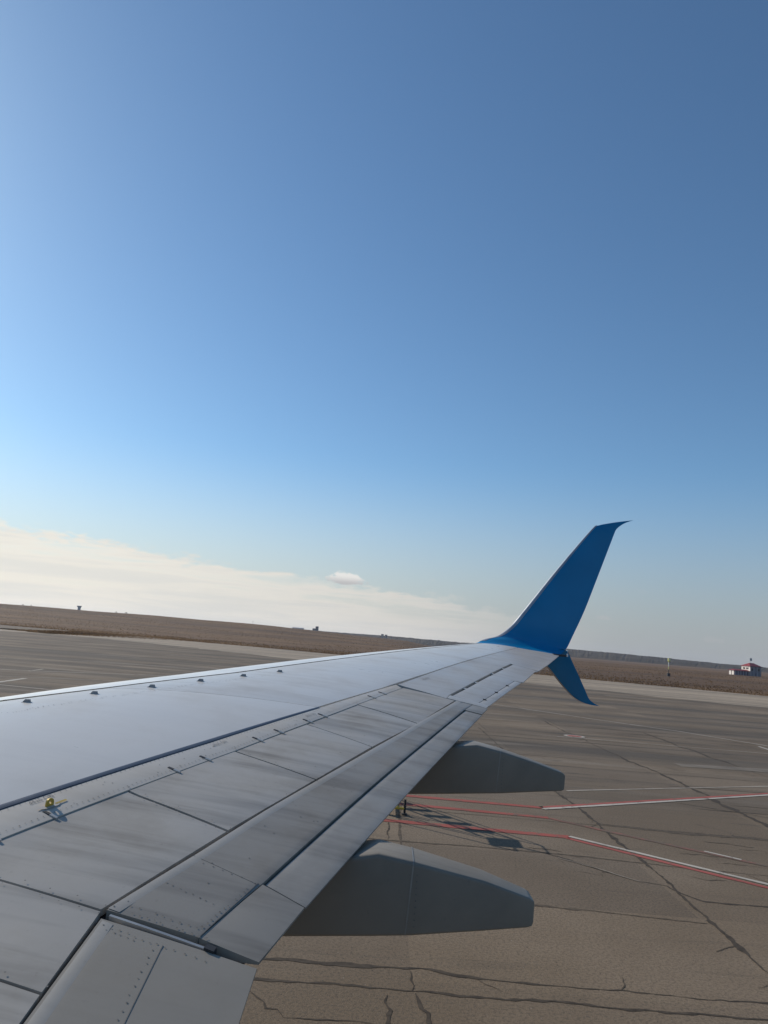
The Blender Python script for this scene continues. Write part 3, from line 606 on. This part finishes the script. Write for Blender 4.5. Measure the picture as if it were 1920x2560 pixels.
# yellow escape-line eyelet standing on the riveted strip, with the stencil beside it
def build_eyelet():
    x, y = 5.576, 5.702; z = zs(x, y); v = []; f = []; n = 20
    ax = Vector((.42, .9, 0)).normalized()              # ring stands along the strip
    nn = Vector((-ax.y, ax.x, 0))
    for s in (-.005, .005):
        for R_, cz in ((.022, .018), (.0072, .021)):
            for k in range(n):
                a = 2*math.pi*k/n; u, h = R_*math.cos(a), cz+R_*math.sin(a)
                if R_ > .02 and h < .014: u = math.copysign(.022, u) if abs(u) > .012 else u; h = max(-.012, h-.004)
                q = Vector((x, y, z))+ax*u+nn*s+Vector((0, 0, h)); v.append(q)
    for k in range(n):
        j = (k+1) % n
        f += [(k, j, n+j, n+k), (2*n+k, 3*n+k, 3*n+j, 2*n+j), (k, 2*n+k, 2*n+j, j), (n+k, n+j, 3*n+j, 3*n+k)]
    e = link('escape_line_eyelet', sharp(mesh('eyelet', v, f), 35), M['yellow'], WING)
    mb = MB()
    P = [(-.075, 0), (-.02, -.022), (.04, -.02), (.075, .0), (.05, .02), (-.01, .022)]
    top = [(x+ax.x*u+nn.x*w_, y+ax.y*u+nn.y*w_) for u, w_ in P]
    mb.poly([(a, b, zs(a, b)+.004) for a, b in top]); link('base_plate', mesh('base_plate', mb.v, mb.f), M['strip'], e)
    mb = MB(); mb.poly([(a, b, zs(a, b)+.0045) for a, b in [(x+.01, y+.035), (x+.022, y+.03), (x+.048, y+.095), (x+.036, y+.10)]]); link('yellow_mark', mesh('yellow_mark', mb.v, mb.f), M['yellow'], e)
build_eyelet()
def stencil(text, x, y, size, ang, mat):
    cu = bpy.data.curves.new('stencil', 'FONT'); cu.body = text; cu.size = size; cu.align_x = 'CENTER'; cu.align_y = 'CENTER'; cu.space_character = 1.1; cu.resolution_u = 3
    tmp = bpy.data.objects.new('stencil_tmp', cu); COL.objects.link(tmp); dg = bpy.context.evaluated_depsgraph_get(); me = bpy.data.meshes.new_from_object(tmp.evaluated_get(dg)); bpy.data.objects.remove(tmp)
    c_, s_ = math.cos(ang), math.sin(ang)
    for q in me.vertices: a, b = q.co.x, q.co.y*1.25; px, py = x+a*c_-b*s_, y+a*s_+b*c_; q.co = (px, py, zs(px, py)+.0032)
    link('stencil_lettering', me, mat, WING)
stencil('NO STEP', 5.508, 5.752, .034, R(65+180), M['ink'])
M['ink2'] = plain('faded_stencil_ink', (.24, .235, .23), .6)
stencil('NO STEP', 6.11, 7.01, .034, R(65+180), M['ink2'])
stencil('NO STEP', 6.595, 8.08, .034, R(65+180), M['ink2'])
stencil('NO STEP', 7.62, 10.55, .05, R(70+180), M['ink2'])

# ------------------------------------------------------------------ winglets
def loft(name, secs, mat, parent, up_hint, tk=.075, n=12, cap0=False):
    """secs: leading and trailing edge points per section; a thin aerofoil is wrapped round each chord"""
    v = []; f = []; m = len(secs)
    xs = [(1-math.cos(math.pi*i/n))/2 for i in range(n+1)]
    for k, (a, b) in enumerate(secs):
        a, b = Vector(a), Vector(b); ch = b-a; c_ = ch.length
        s0 = secs[max(0, k-1)]; s1 = secs[min(m-1, k+1)]
        span = ((Vector(s1[0])+Vector(s1[1]))-(Vector(s0[0])+Vector(s0[1])))
        nn = ch.cross(span); nn = nn.normalized() if nn.length > 1e-6 else up_hint
        if nn.dot(up_hint) < 0: nn = -nn
        for x in xs: v.append(a+ch*x+nn*(nac(x, tk)*c_+.004*(1-x)))
        for x in reversed(xs[1:-1]): v.append(a+ch*x-nn*(nac(x, tk)*c_+.004*(1-x)))
    L = 2*n
    for k in range(m-1):
        for j in range(L): j2 = (j+1) % L; f.append((k*L+j, k*L+j2, (k+1)*L+j2, (k+1)*L+j))
    f.append(tuple(range((m-1)*L, m*L)));  f.append(tuple(reversed(range(L))))
    return link(name, sharp(mesh(name, v, f), 50), mat, parent)
def spline(pts, per=4):
    P = [Vector(q) for q in pts]; out = []
    for i in range(len(P)-1):
        p0 = P[max(0, i-1)]; p1, p2 = P[i], P[i+1]; p3 = P[min(len(P)-1, i+2)]
        for k in range(per):
            t = k/per; out.append(.5*((2*p1)+(-p0+p2)*t+(2*p0-5*p1+4*p2-p3)*t*t+(-p0+3*p1-3*p2+p3)*t**3))
    return out+[P[-1]]
l0 = LEx(16.50); z_ = zs(l0, 16.50); zt_ = zs(10.41, 16.49)-.006
WLE = [(l0, 16.50, z_), (l0+.10, 16.68, z_+.025), (8.86, 16.85, z_+.075), (9.05, 17.0, z_+.17), (9.31, 17.13, 4.15), (9.58, 17.22, 4.37), (9.869, 17.27, 4.746), (10.542, 17.45, 5.649), (11.225, 17.65, 6.506), (11.371, 17.68, 6.606), (11.624, 17.70, 6.679), (11.881, 17.73, 6.738), (12.10, 17.75, 6.780)]
WTE = [(10.412, 16.49, zt_), (10.465, 16.66, zt_+.010), (10.53, 16.80, zt_+.035), (10.60, 16.93, zt_+.085), (10.69, 17.05, 4.065), (10.80, 17.15, 4.27), (11.047, 17.27, 4.797), (11.343, 17.45, 5.531), (11.653, 17.62, 6.325), (11.698, 17.645, 6.441), (11.76, 17.67, 6.567), (11.918, 17.71, 6.695), (12.112, 17.75, 6.784)]
WGL = loft('upper_winglet', list(zip(spline(WLE), spline(WTE))), M['blue'], WING, Vector((0, -1, .3)), .085)
LLE = [(9.85, 16.93, 3.88), (10.074, 17.0, 3.80), (10.322, 17.07, 3.626), (10.574, 17.18, 3.373), (10.838, 17.30, 3.141), (11.058, 17.38, 3.022), (11.267, 17.42, 2.973), (11.440, 17.45, 2.962)]
LTE = [(10.58, 16.93, 4.02), (10.69, 17.0, 3.96), (10.788, 17.07, 3.80), (10.95, 17.18, 3.54), (11.115, 17.30, 3.270), (11.221, 17.38, 3.096), (11.321, 17.42, 3.016), (11.449, 17.45, 2.962)]
LGL = loft('lower_winglet', list(zip(spline(LLE), spline(LTE))), M['blue'], WING, Vector((0, -1, .3)), .07)
def edge_strip(name, secs, parent, up_hint, tk, fr, mat):
    v = []; f = []; xs = [fr, fr*.5, fr*.15, 0, fr*.15, fr*.5, fr]; m = len(secs)
    for k, (a, b) in enumerate(secs):
        a, b = Vector(a), Vector(b); ch = b-a; c_ = ch.length; s0 = secs[max(0, k-1)]; s1 = secs[min(m-1, k+1)]
        nn = ch.cross((Vector(s1[0])+Vector(s1[1]))-(Vector(s0[0])+Vector(s0[1]))); nn = nn.normalized()
        if nn.dot(up_hint) < 0: nn = -nn
        for i, x in enumerate(xs): h = nac(x, tk)*c_+.004*(1-x)+.002; v.append(a+ch*(x-.003)+nn*(h if i < 3 else (-h if i > 3 else 0)))
        if k:
            for i in range(6): f.append(((k-1)*7+i, (k-1)*7+i+1, k*7+i+1, k*7+i))
    return link(name, mesh(name, v, f, True), mat, parent)
M['wedge'] = plain('winglet_metal_edge', (.42, .43, .45), .42, .8, .08, 4)
edge_strip('leading_edge_strip', list(zip(spline(WLE), spline(WTE)))[10:35], WGL, Vector((0, -1, .3)), .085, .075, M['wedge'])
edge_strip('leading_edge_strip', list(zip(spline(LLE), spline(LTE)))[2:24], LGL, Vector((0, -1, .3)), .07, .06, M['wedge'])
mb = MB(); mb.box(10.66, 10.69, 17.0, 17.03, 3.95, 4.0); mb.box(10.665, 10.695, 17.0, 17.03, 3.87, 3.93)
link('position_light', mb.mesh('position_light'), M['lamp'], WING)
for y0, L in ((16.40, .20), (16.30, .14)):
    x = 10.36; bar_on('static_wick', (x-.10, y0-.0), (x+.16, y0+.09), .016, .012, M['rubber'])

# ------------------------------------------------------------------ flap track fairings
def fairing(yc, st, w0, w1, joint_x, name='flap_track_fairing'):
    v = []; f = []; prof = []
    n = 20
    for k, (x, zt, zb, w_) in enumerate(st):
        h = zt-zb; r = min(w_, h)*.07; hw = w_/2
        ring = []
        for cx, cz, a0, rr in ((hw-r, zt-r, 0, r), (-hw+r, zt-r, 90, r), (-hw*.82+r*.8, zb+r*.8, 180, r*.8), (hw*.82-r*.8, zb+r*.8, 270, r*.8)):
            for i in range(5): a = R(a0+90*i/4); ring.append((x, yc+cx+rr*math.cos(a), cz+rr*math.sin(a)))
        v += ring
    for k in range(len(st)-1):
        for j in range(n): j2 = (j+1) % n; f.append((k*n+j, k*n+j2, (k+1)*n+j2, (k+1)*n+j))
    f.append(tuple(reversed(range(n)))); f.append(tuple(range((len(st)-1)*n, len(st)*n)))
    o = link(name, sharp(mesh(name, v, f), 60), M['fairing'], WING)
    # raised joint band with its screws on the near side
    i = max(k for k in range(len(st)) if st[k][0] <= joint_x); a, b = st[i], st[i+1]; t = (joint_x-a[0])/(b[0]-a[0]); zt, zb, w_ = [lerp(a[q], b[q], t) for q in (1, 2, 3)]
    h = zt-zb; r = min(w_, h)*.07; hw = w_/2+.002; v = []; f = []
    for dx in (-.004, .004):
        for cx, cz, a0, rr in ((hw-r, zt+.002-r, 0, r), (-hw+r, zt+.002-r, 90, r), (-hw*.82+r*.8, zb-.002+r*.8, 180, r*.8), (hw*.82-r*.8, zb-.002+r*.8, 270, r*.8)):
            for i in range(5): aa = R(a0+90*i/4); v.append((joint_x+dx-.03*(1-(cz-zb)/h)*.6, yc+cx+rr*math.cos(aa), cz+rr*math.sin(aa)-dx*.2))
    for j in range(n): j2 = (j+1) % n; f.append((j, j2, n+j2, n+j))
    link('joint_band', sharp(mesh('joint_band', v, f), 60), M['nose2'], o)
    v = []; f = []
    for k in range(9):
        zz = lerp(zb+.05, zt-.06, k/8); yy = yc-lerp(hw*.86, hw, k/8)-.0015; xx = joint_x+.022
        b0 = len(v); v += [(xx+.004*math.cos(q*math.pi/3), yy, zz+.004*math.sin(q*math.pi/3)) for q in range(6)]; f.append(tuple(range(b0, b0+6)))
    link('screw_row', mesh('screw_row', v, f), M['rivet'], o, kind='stuff'); return o
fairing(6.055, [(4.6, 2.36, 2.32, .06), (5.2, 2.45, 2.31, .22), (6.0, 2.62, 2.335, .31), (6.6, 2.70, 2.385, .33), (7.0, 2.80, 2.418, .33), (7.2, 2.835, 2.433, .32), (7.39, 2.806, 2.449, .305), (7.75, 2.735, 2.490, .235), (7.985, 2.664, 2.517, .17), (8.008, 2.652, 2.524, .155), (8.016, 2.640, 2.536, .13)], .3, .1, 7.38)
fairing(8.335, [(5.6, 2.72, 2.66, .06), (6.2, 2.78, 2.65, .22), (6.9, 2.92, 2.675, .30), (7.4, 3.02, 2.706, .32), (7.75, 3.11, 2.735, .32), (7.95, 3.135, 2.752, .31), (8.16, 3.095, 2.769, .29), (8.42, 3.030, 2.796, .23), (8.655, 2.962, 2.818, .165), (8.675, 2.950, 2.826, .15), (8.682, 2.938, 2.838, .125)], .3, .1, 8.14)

# ------------------------------------------------------------------ mobile steps standing beyond the wing (mostly hidden; their shadow is not)
M['ysteel'] = plain('yellow_steel', (.62, .44, .06), .45, 0, .1, 8)
M['steel'] = plain('grey_step_steel', (.25, .26, .27), .5, .3)
M['tyre'] = plain('tyre_rubber', (.02, .02, .022), .75)
def build_steps():
    S = empty('mobile_steps', (7.2, 21.2, 0), 'yellow wheeled maintenance steps peeping out below the wing trailing edge', 'steps')
    x0, x1 = 6.92, 7.50
    tr = [(.13, 22.28), (.39, 22.03), (.65, 21.77), (.91, 21.53), (1.17, 21.28), (1.43, 21.00)]
    for z, y in tr: link('tread', MB().box(x0, x1, y-.11, y+.11, z-.03, z).mesh('tread'), M['steel'], S)
    link('platform', MB().box(x0-.02, x1+.02, 20.16, 20.80, 1.66, 1.70).mesh('platform'), M['steel'], S)
    for x in (x0-.03, x1+.03):
        link('stringer', MB().tube([(x, 22.38, .05), (x, 20.8, 1.62)], .028, 6).mesh('stringer'), M['ysteel'], S)
        link('handrail', MB().tube([(x, 22.36, .10), (x, 22.3, .45), (x, 20.8, 1.96), (x, 20.2, 1.98), (x, 20.12, 1.7)], .017, 6).mesh('handrail'), M['ysteel'], S)
        link('post', MB().tube([(x, 20.2, .12), (x, 20.2, 1.98)], .022, 6).mesh('post'), M['ysteel'], S)
        link('post', MB().tube([(x, 20.78, .12), (x, 20.78, 1.95)], .022, 6).mesh('post'), M['ysteel'], S)
        link('base_rail', MB().tube([(x, 20.15, .12), (x, 22.4, .12)], .028, 6).mesh('base_rail'), M['ysteel'], S)
    a = MB().tube([(x1+.02, 20.42, .14), (7.86, 20.40, .14)], .03, 6).tube([(x1+.02, 20.42, .55), (7.72, 20.41, .15)], .022, 6); link('outrigger', a.mesh('outrigger'), M['ysteel'], S)
    j = link('outrigger_jack', MB().tube([(7.87, 20.40, .03), (7.87, 20.40, .34)], .028, 8).mesh('outrigger_jack'), M['tyre'], S)
    link('jack_foot', MB().tube([(7.87, 20.40, 0), (7.87, 20.40, .035)], .07, 10).mesh('jack_foot'), M['tyre'], j)
    for x, y in ((x0, 22.35), (x1, 22.35), (x0, 20.3), (x1, 20.3)): link('caster_wheel', MB().tube([(x-.025, y, .085), (x+.025, y, .085)], .085, 14).mesh('caster_wheel'), M['tyre'], S)
build_steps()

# ------------------------------------------------------------------ far things
def pol(az, r, z=0.0): return Vector((EYE.x+r*math.sin(R(az)), EYE.y+r*math.cos(R(az)), z))
M['hwhite'] = plain('white_render', (.72, .68, .62), .8); M['hdark'] = plain('shaded_front_render', (.20, .20, .22), .85); M['hpurple'] = plain('shaded_plum_render', (.16, .13, .15), .85)  # dark front and plum walls have the unlit faces' shade put into their colour
M['roofred'] = plain('red_tin_roof', (.24, .035, .035), .55); M['dkroof'] = plain('dark_roof', (.06, .055, .065), .6); M['glass'] = plain('dark_glass', (.02, .02, .025), .15); M['pilaster'] = plain('pale_pilaster', (.33, .31, .33), .8); M['greypanel'] = plain('grey_panel', (.36, .38, .37), .7)
def build_house():
    r = 560; c = pol(25.15, r, 0); c.z = terrain_z(c.x, c.y)
    H = empty('airfield_house', c, 'two-storey white airfield building with red roof and low columned wing', 'building', rz=math.atan2(.30, .95))
    # local axes: x along the shaded front, y depth, z up; the lit side faces -x
    localpart('wall', MB().box(-4.3, 4.3, 0, 7.5, -.5, 6.2).mesh('wall'), M['hwhite'], H)
    localpart('front_wall', MB().box(-4.3, 4.3, -.12, -.003, -.5, 6.2).mesh('front_wall'), M['hdark'], H)  # dark sheet over the white wall, painting the front's shade
    rf = MB(); v = [(-4.9, -.7, 6.2), (4.9, -.7, 6.2), (4.9, 8.1, 6.2), (-4.9, 8.1, 6.2), (-1.6, 3.7, 8.3), (1.6, 3.7, 8.3)]; rf.v = v; rf.f = [(0, 1, 5, 4), (1, 2, 5), (2, 3, 4, 5), (3, 0, 4), (3, 2, 1, 0)]
    roof = localpart('roof', rf.mesh('roof', 10), M['roofred'], H)
    localpart('roof_trim', MB().box(-4.95, 4.95, -.74, -.60, 6.0, 6.22).mesh('trim'), M['dkroof'], roof)
    for x in (-3.9, -1.5, 1.1, 3.7): localpart('pilaster', MB().box(x-.35, x+.35, -.30, -.12, -.5, 5.9).mesh('pilaster'), M['pilaster'], H)
    for y in (1.4, 4.3):
        w = localpart('window', MB().box(-4.36, -4.28, y, y+2.0, 4.2, 5.3).mesh('window'), M['glass'], H); localpart('mullion', MB().box(-4.40, -4.34, y+.95, y+1.05, 4.2, 5.3).mesh('mullion'), M['hwhite'], w)
    for x in (-2.7, 2.4): localpart('window', MB().box(x-.6, x+.6, -.16, -.10, 3.4, 4.9).mesh('window'), M['glass'], H)
    localpart('door', MB().box(-.6, .5, -.16, -.10, -.4, 2.0).mesh('door'), M['hpurple'], H)
    localpart('low_wing_wall', MB().box(-16.0, -4.32, .4, 5.6, -.5, 2.9).mesh('low_wing_wall'), M['hpurple'], H)  # shade of this unlit wall is part of its plum colour
    lr = MB(); lr.v = [(-16.6, -.3, 2.9), (-4.31, -.3, 2.9), (-4.31, 6.2, 2.9), (-16.6, 6.2, 2.9), (-14.5, 2.9, 3.8), (-4.31, 2.9, 3.8)]; lr.f = [(0, 1, 5, 4), (1, 2, 5), (2, 3, 4, 5), (3, 0, 4), (3, 2, 1, 0)]
    localpart('low_wing_roof', lr.mesh('low_wing_roof', 10), M['roofred'], H)
    for k in range(6): x = -15.4+k*2.05; localpart('pilaster', MB().box(x-.28, x+.28, .18, .4, -.5, 2.7).mesh('pilaster'), M['pilaster'], H)
    for y in (1.0, 3.4): localpart('end_door', MB().box(-16.12, -16.0, y, y+1.7, -.4, 2.7).mesh('end_door'), M['hwhite'], H)
    mast = localpart('roof_mast', MB().tube([(-.4, 3.7, 8.2), (-.4, 3.7, 11.6)], .08, 6).mesh('roof_mast'), M['greypanel'], roof)
    localpart('panel_antenna', MB().box(-1.2, .5, 3.55, 3.62, 9.6, 11.3).mesh('panel_antenna'), M['greypanel'], H)
build_house()
M['ypaint'] = plain('yellow_mast_paint', (.62, .60, .22), .6); M['wpaint'] = plain('white_mast_paint', (.72, .72, .70), .6); M['dpaint'] = plain('dark_mast_paint', (.04, .04, .042), .7)
def build_mast():
    c = pol(19.78, 258, 0); c.z = terrain_z(c.x, c.y)
    H = empty('marker_mast', c, 'yellow and white marker mast with round head on a dark base box in the grass', 'mast')
    localpart('base_box', MB().box(-.42, .42, -.35, .35, -.1, .95).mesh('base_box'), M['dpaint'], H)
    localpart('pole_foot', MB().tube([(0, 0, .9), (0, 0, 2.1)], .09, 8).mesh('pole_foot'), M['dpaint'], H)
    localpart('pole', MB().tube([(0, 0, 2.1), (0, 0, 3.0)], .13, 8).mesh('pole'), M['ypaint'], H)
    localpart('pole', MB().tube([(0, 0, 3.0), (0, 0, 4.3)], .12, 8).mesh('pole'), M['wpaint'], H)
    hd = MB(); n = 14
    hd.tube([(.1, -.12, 4.55), (.1, -.12, 4.56), (.1, -.12, 5.2), (.1, -.12, 5.45)], .42, 12); head = localpart('head', hd.mesh('head'), M['ypaint'], H)
    localpart('head_bracket', MB().tube([(0, 0, 4.25), (.05, -.05, 4.6)], .2, 8).mesh('head_bracket'), M['ypaint'], H)
    localpart('lamp_lens', MB().tube([(.1, -.57, 5.0), (.1, -.60, 5.0)], .18, 10).mesh('lamp_lens'), M['lamp'], head)
build_mast()
M['far1'] = plain('tower_grey', (.17, .17, .18), .9); M['far2'] = plain('pale_block', (.52, .52, .52), .9)
def build_far():
    c = pol(-5.2, 1400, 0); c.z = terrain_z(c.x, c.y); top = 3.9+1400*math.tan(R(.655))-c.z
    H = empty('grain_tower', c, 'dark stepped grain tower standing on the horizon left of the wing', 'tower', rz=R(5))
    localpart('tower_shaft', MB().box(-1.0, 4.4, -3, 3, -1, top).mesh('tower_shaft'), M['far1'], H); localpart('tower_annex', MB().box(-6.2, -1.0, -2.8, 2.8, -1, top*.76).mesh('tower_annex'), M['far1'], H)
    localpart('loading_shed', MB().box(4.4, 11, -2.6, 2.6, -1, top*.55).mesh('loading_shed'), M['far1'], H)
    for az, w_, lab in ((-6.5, 20, 'long pale flat shed on the horizon, left of the grain tower'),):
        c = pol(az, 1420, 0); c.z = terrain_z(c.x, c.y); t = 3.9+1420*math.tan(R(.475))-c.z
        S = empty('far_shed', c, lab, 'shed'); localpart('wall', MB().box(-w_/2, w_/2, -6, 6, -1, t-1.2).mesh('wall'), M['far2'], S)
        q = MB(); q.v = [(-w_/2-.4, -6.4, t-1.2), (w_/2+.4, -6.4, t-1.2), (w_/2+.4, 6.4, t-1.2), (-w_/2-.4, 6.4, t-1.2), (-w_/2-.4, 0, t), (w_/2+.4, 0, t)]; q.f = [(0, 1, 5, 4), (2, 3, 4, 5), (1, 2, 5), (3, 0, 4), (3, 2, 1, 0)]; localpart('roof', q.mesh('roof', 10), M['far2'], S)
    for az, lab, el in ((-.32, 'left of the two small far blocks on the hills', .475), (-.05, 'right of the two small far blocks on the hills, slightly lower', .45)):
        c = pol(az, 2300, 8); S = empty('far_block', c, lab, 'building', 'two far blocks'); t = 3.9+2300*math.tan(R(el))-8
        localpart('wall', MB().box(-3.6, 3.6, -4, 4, 0, t-.8).mesh('wall'), M['far1'], S); localpart('roof', MB().box(-3.9, 3.9, -4.3, 4.3, t-.8, t).mesh('roof'), M['dkroof'], S)
    # dish antenna on the ridge
    c = pol(-21.68, 752, 0); c.z = terrain_z(c.x, c.y)
    A = empty('radar_antenna', c, 'small white radar antenna on the ridge at far left', 'antenna')
    localpart('cabin', MB().box(-1.0, 1.0, -1, 1, -.4, 1.6).mesh('cabin'), M['far2'], A)
    d = MB(); d.v = [(-1.1, -.2, 1.6), (1.1, -.2, 1.6), (2.3, -.6, 3.9), (-2.3, -.6, 3.9), (-1.1, .2, 1.6), (1.1, .2, 1.6), (2.3, -.2, 3.9), (-2.3, -.2, 3.9)]; d.f = [(0, 1, 2, 3), (5, 4, 7, 6), (0, 4, 5, 1), (1, 5, 6, 2), (2, 6, 7, 3), (3, 7, 4, 0)]; localpart('reflector', d.mesh('reflector'), M['far2'], A)
    c = pol(-9.79, 770, 0); c.z = terrain_z(c.x, c.y); S = empty('thin_mast', c, 'thin bare mast on the ridge between antenna and tower', 'mast')
    localpart('pole', MB().tube([(0, 0, -.5), (0, 0, 3.6)], .12, 6).mesh('pole'), M['far1'], S); localpart('cap', MB().box(-.3, .3, -.1, .1, 3.4, 3.7).mesh('cap'), M['far1'], S)
build_far()
def leafy(name, c, w_, h, label, mat, group, n=220, seed=1):
    r_ = random.Random(seed); B = empty(name, c, label, 'bush', group); v = []; f = []
    for i in range(n):
        a = r_.uniform(0, 6.28); u = r_.random()**.5; zz = r_.random(); q = Vector((u*w_*math.cos(a)*(1-.5*zz*zz), u*w_*math.sin(a)*(1-.5*zz*zz), h*(.1+.9*zz)*(1-.25*u))); s = r_.uniform(.12, .26)*h*.5
        d1 = Vector((r_.gauss(0, 1), r_.gauss(0, 1), r_.gauss(0, 1))).normalized()*s; d2 = d1.orthogonal().normalized()*s*.7; b = len(v); v += [q-d1, q+d2, q+d1, q-d2]; f.append((b, b+1, b+2, b+3))
    localpart('foliage', mesh('foliage', v, f), mat, B); localpart('stem', MB().tube([(0, 0, -.2), (0, 0, h*.6)], .06*h, 5, .02*h).mesh('stem'), M['bark'], B)
M['bark'] = plain('bush_bark', (.05, .04, .03), .9); M['leaf'] = plain('dry_bush_leaf', (.055, .045, .030), .9)
for k, (az, r, w_, h, lab) in enumerate(((-25.2, 750, .9, .9, 'low round bush on the ridge left of the radar antenna'), (-24.7, 755, .35, 1.1, 'narrow bush on the ridge just left of the radar antenna'), (-19.25, 752, .7, 1.2, 'small bush on the ridge just right of the radar antenna'), (-18.6, 750, 1.4, 1.1, 'flat wide bush on the ridge right of the radar antenna'))):
    c = pol(az, r, 0); c.z = terrain_z(c.x, c.y); leafy('bush', c, w_, h, lab, M['leaf'], None, 220, k)

# dry grass: blades nobody could count
def build_grass():
    r_ = random.Random(11); v = []; f = []
    def inside(x, y):           # grass lies beyond the pavement edge
        if x < EDGE[0][0] or x > EDGE[-1][0]: return True
        if -74.5 < x < -60.5: return y > 166
        for (x0, y0), (x1, y1) in zip(EDGE[:-1], EDGE[1:]):
            if x0 <= x <= x1 and x1 > x0 and not (x0 in (-76, -73)): return y > y0+(y1-y0)*(x-x0)/(x1-x0)
        return True
    def tuft(x, y, h, w_):
        z = terrain_z(x, y)-.02
        for k in range(2):
            a = r_.uniform(0, 6.28); dx, dy = math.cos(a)*w_, math.sin(a)*w_; b = len(v); lx, ly = r_.gauss(0, h*.3), r_.gauss(0, h*.3)
            v.extend([(x-dx, y-dy, z), (x+dx, y+dy, z), (x+dx*.3+lx, y+dy*.3+ly, z+h)]); f.append((b, b+1, b+2))
    L = [p_ for p_ in EF if -130 < p_[0] < 130]
    for i in range(30000):
        x, y = L[r_.randrange(len(L))]; u = r_.random()**2; x += r_.uniform(-2, 2)+.45*u*45; y += .8*u*45+r_.uniform(-1, .8)
        tuft(x, y, r_.uniform(.08, .30), r_.uniform(.04, .12))
    for i in range(34000):
        az = r_.uniform(-34, 34); r = 140+520*r_.random()**.7; c = pol(az, r)
        if inside(c.x, c.y): tuft(c.x, c.y, r_.uniform(.08, .26), r_.uniform(.06, .2))
    m, t, b = material('dry_grass'); oc = t.node('ShaderNodeTexCoord').outputs['Object']
    c = t.mix(t.mapr(t.noise(t.mapping(oc, rot=(0, 0, R(30)), scale=(.02, .09, .05)), 1.0, 5, .6), .36, .64), (.26, .165, .088, 1), (.125, .081, .051, 1)); c = t.mix(t.math('MULTIPLY', t.mapr(t.noise(oc, 1.7, 3), .4, .6), .5), c, (.05, .04, .03, 1))
    df = t.node('ShaderNodeBsdfDiffuse'); tr = t.node('ShaderNodeBsdfTranslucent'); mx = t.node('ShaderNodeMixShader'); mx.inputs[0].default_value = .5
    t.val(df.inputs[0], c); t.val(tr.inputs[0], c); t.l.new(df.outputs[0], mx.inputs[1]); t.l.new(tr.outputs[0], mx.inputs[2])
    t.l.new(mx.outputs[0], [q for q in t.n if q.type == 'OUTPUT_MATERIAL'][0].inputs[0])
    link('dry_grass', mesh('dry_grass', v, f), m, kind='stuff', label='brown dry grass covering the field beyond the apron')
build_grass()

# ------------------------------------------------------------------ the air over the plain
def build_haze():
    m = bpy.data.materials.new('thin_haze'); m.use_nodes = True; t = m.node_tree; t.nodes.clear(); o = t.nodes.new('ShaderNodeOutputMaterial'); v = t.nodes.new('ShaderNodeVolumePrincipled')
    v.inputs['Color'].default_value = (.86, .90, 1.0, 1); v.inputs['Density'].default_value = .00007; v.inputs['Anisotropy'].default_value = .35
    t.links.new(v.outputs[0], o.inputs['Volume'])
    link('haze', MB().box(-4300, 4300, -1500, 4300, -1.5, 60).mesh('haze'), m, kind='stuff', label='thin pale haze lying over the whole plain')
build_haze()
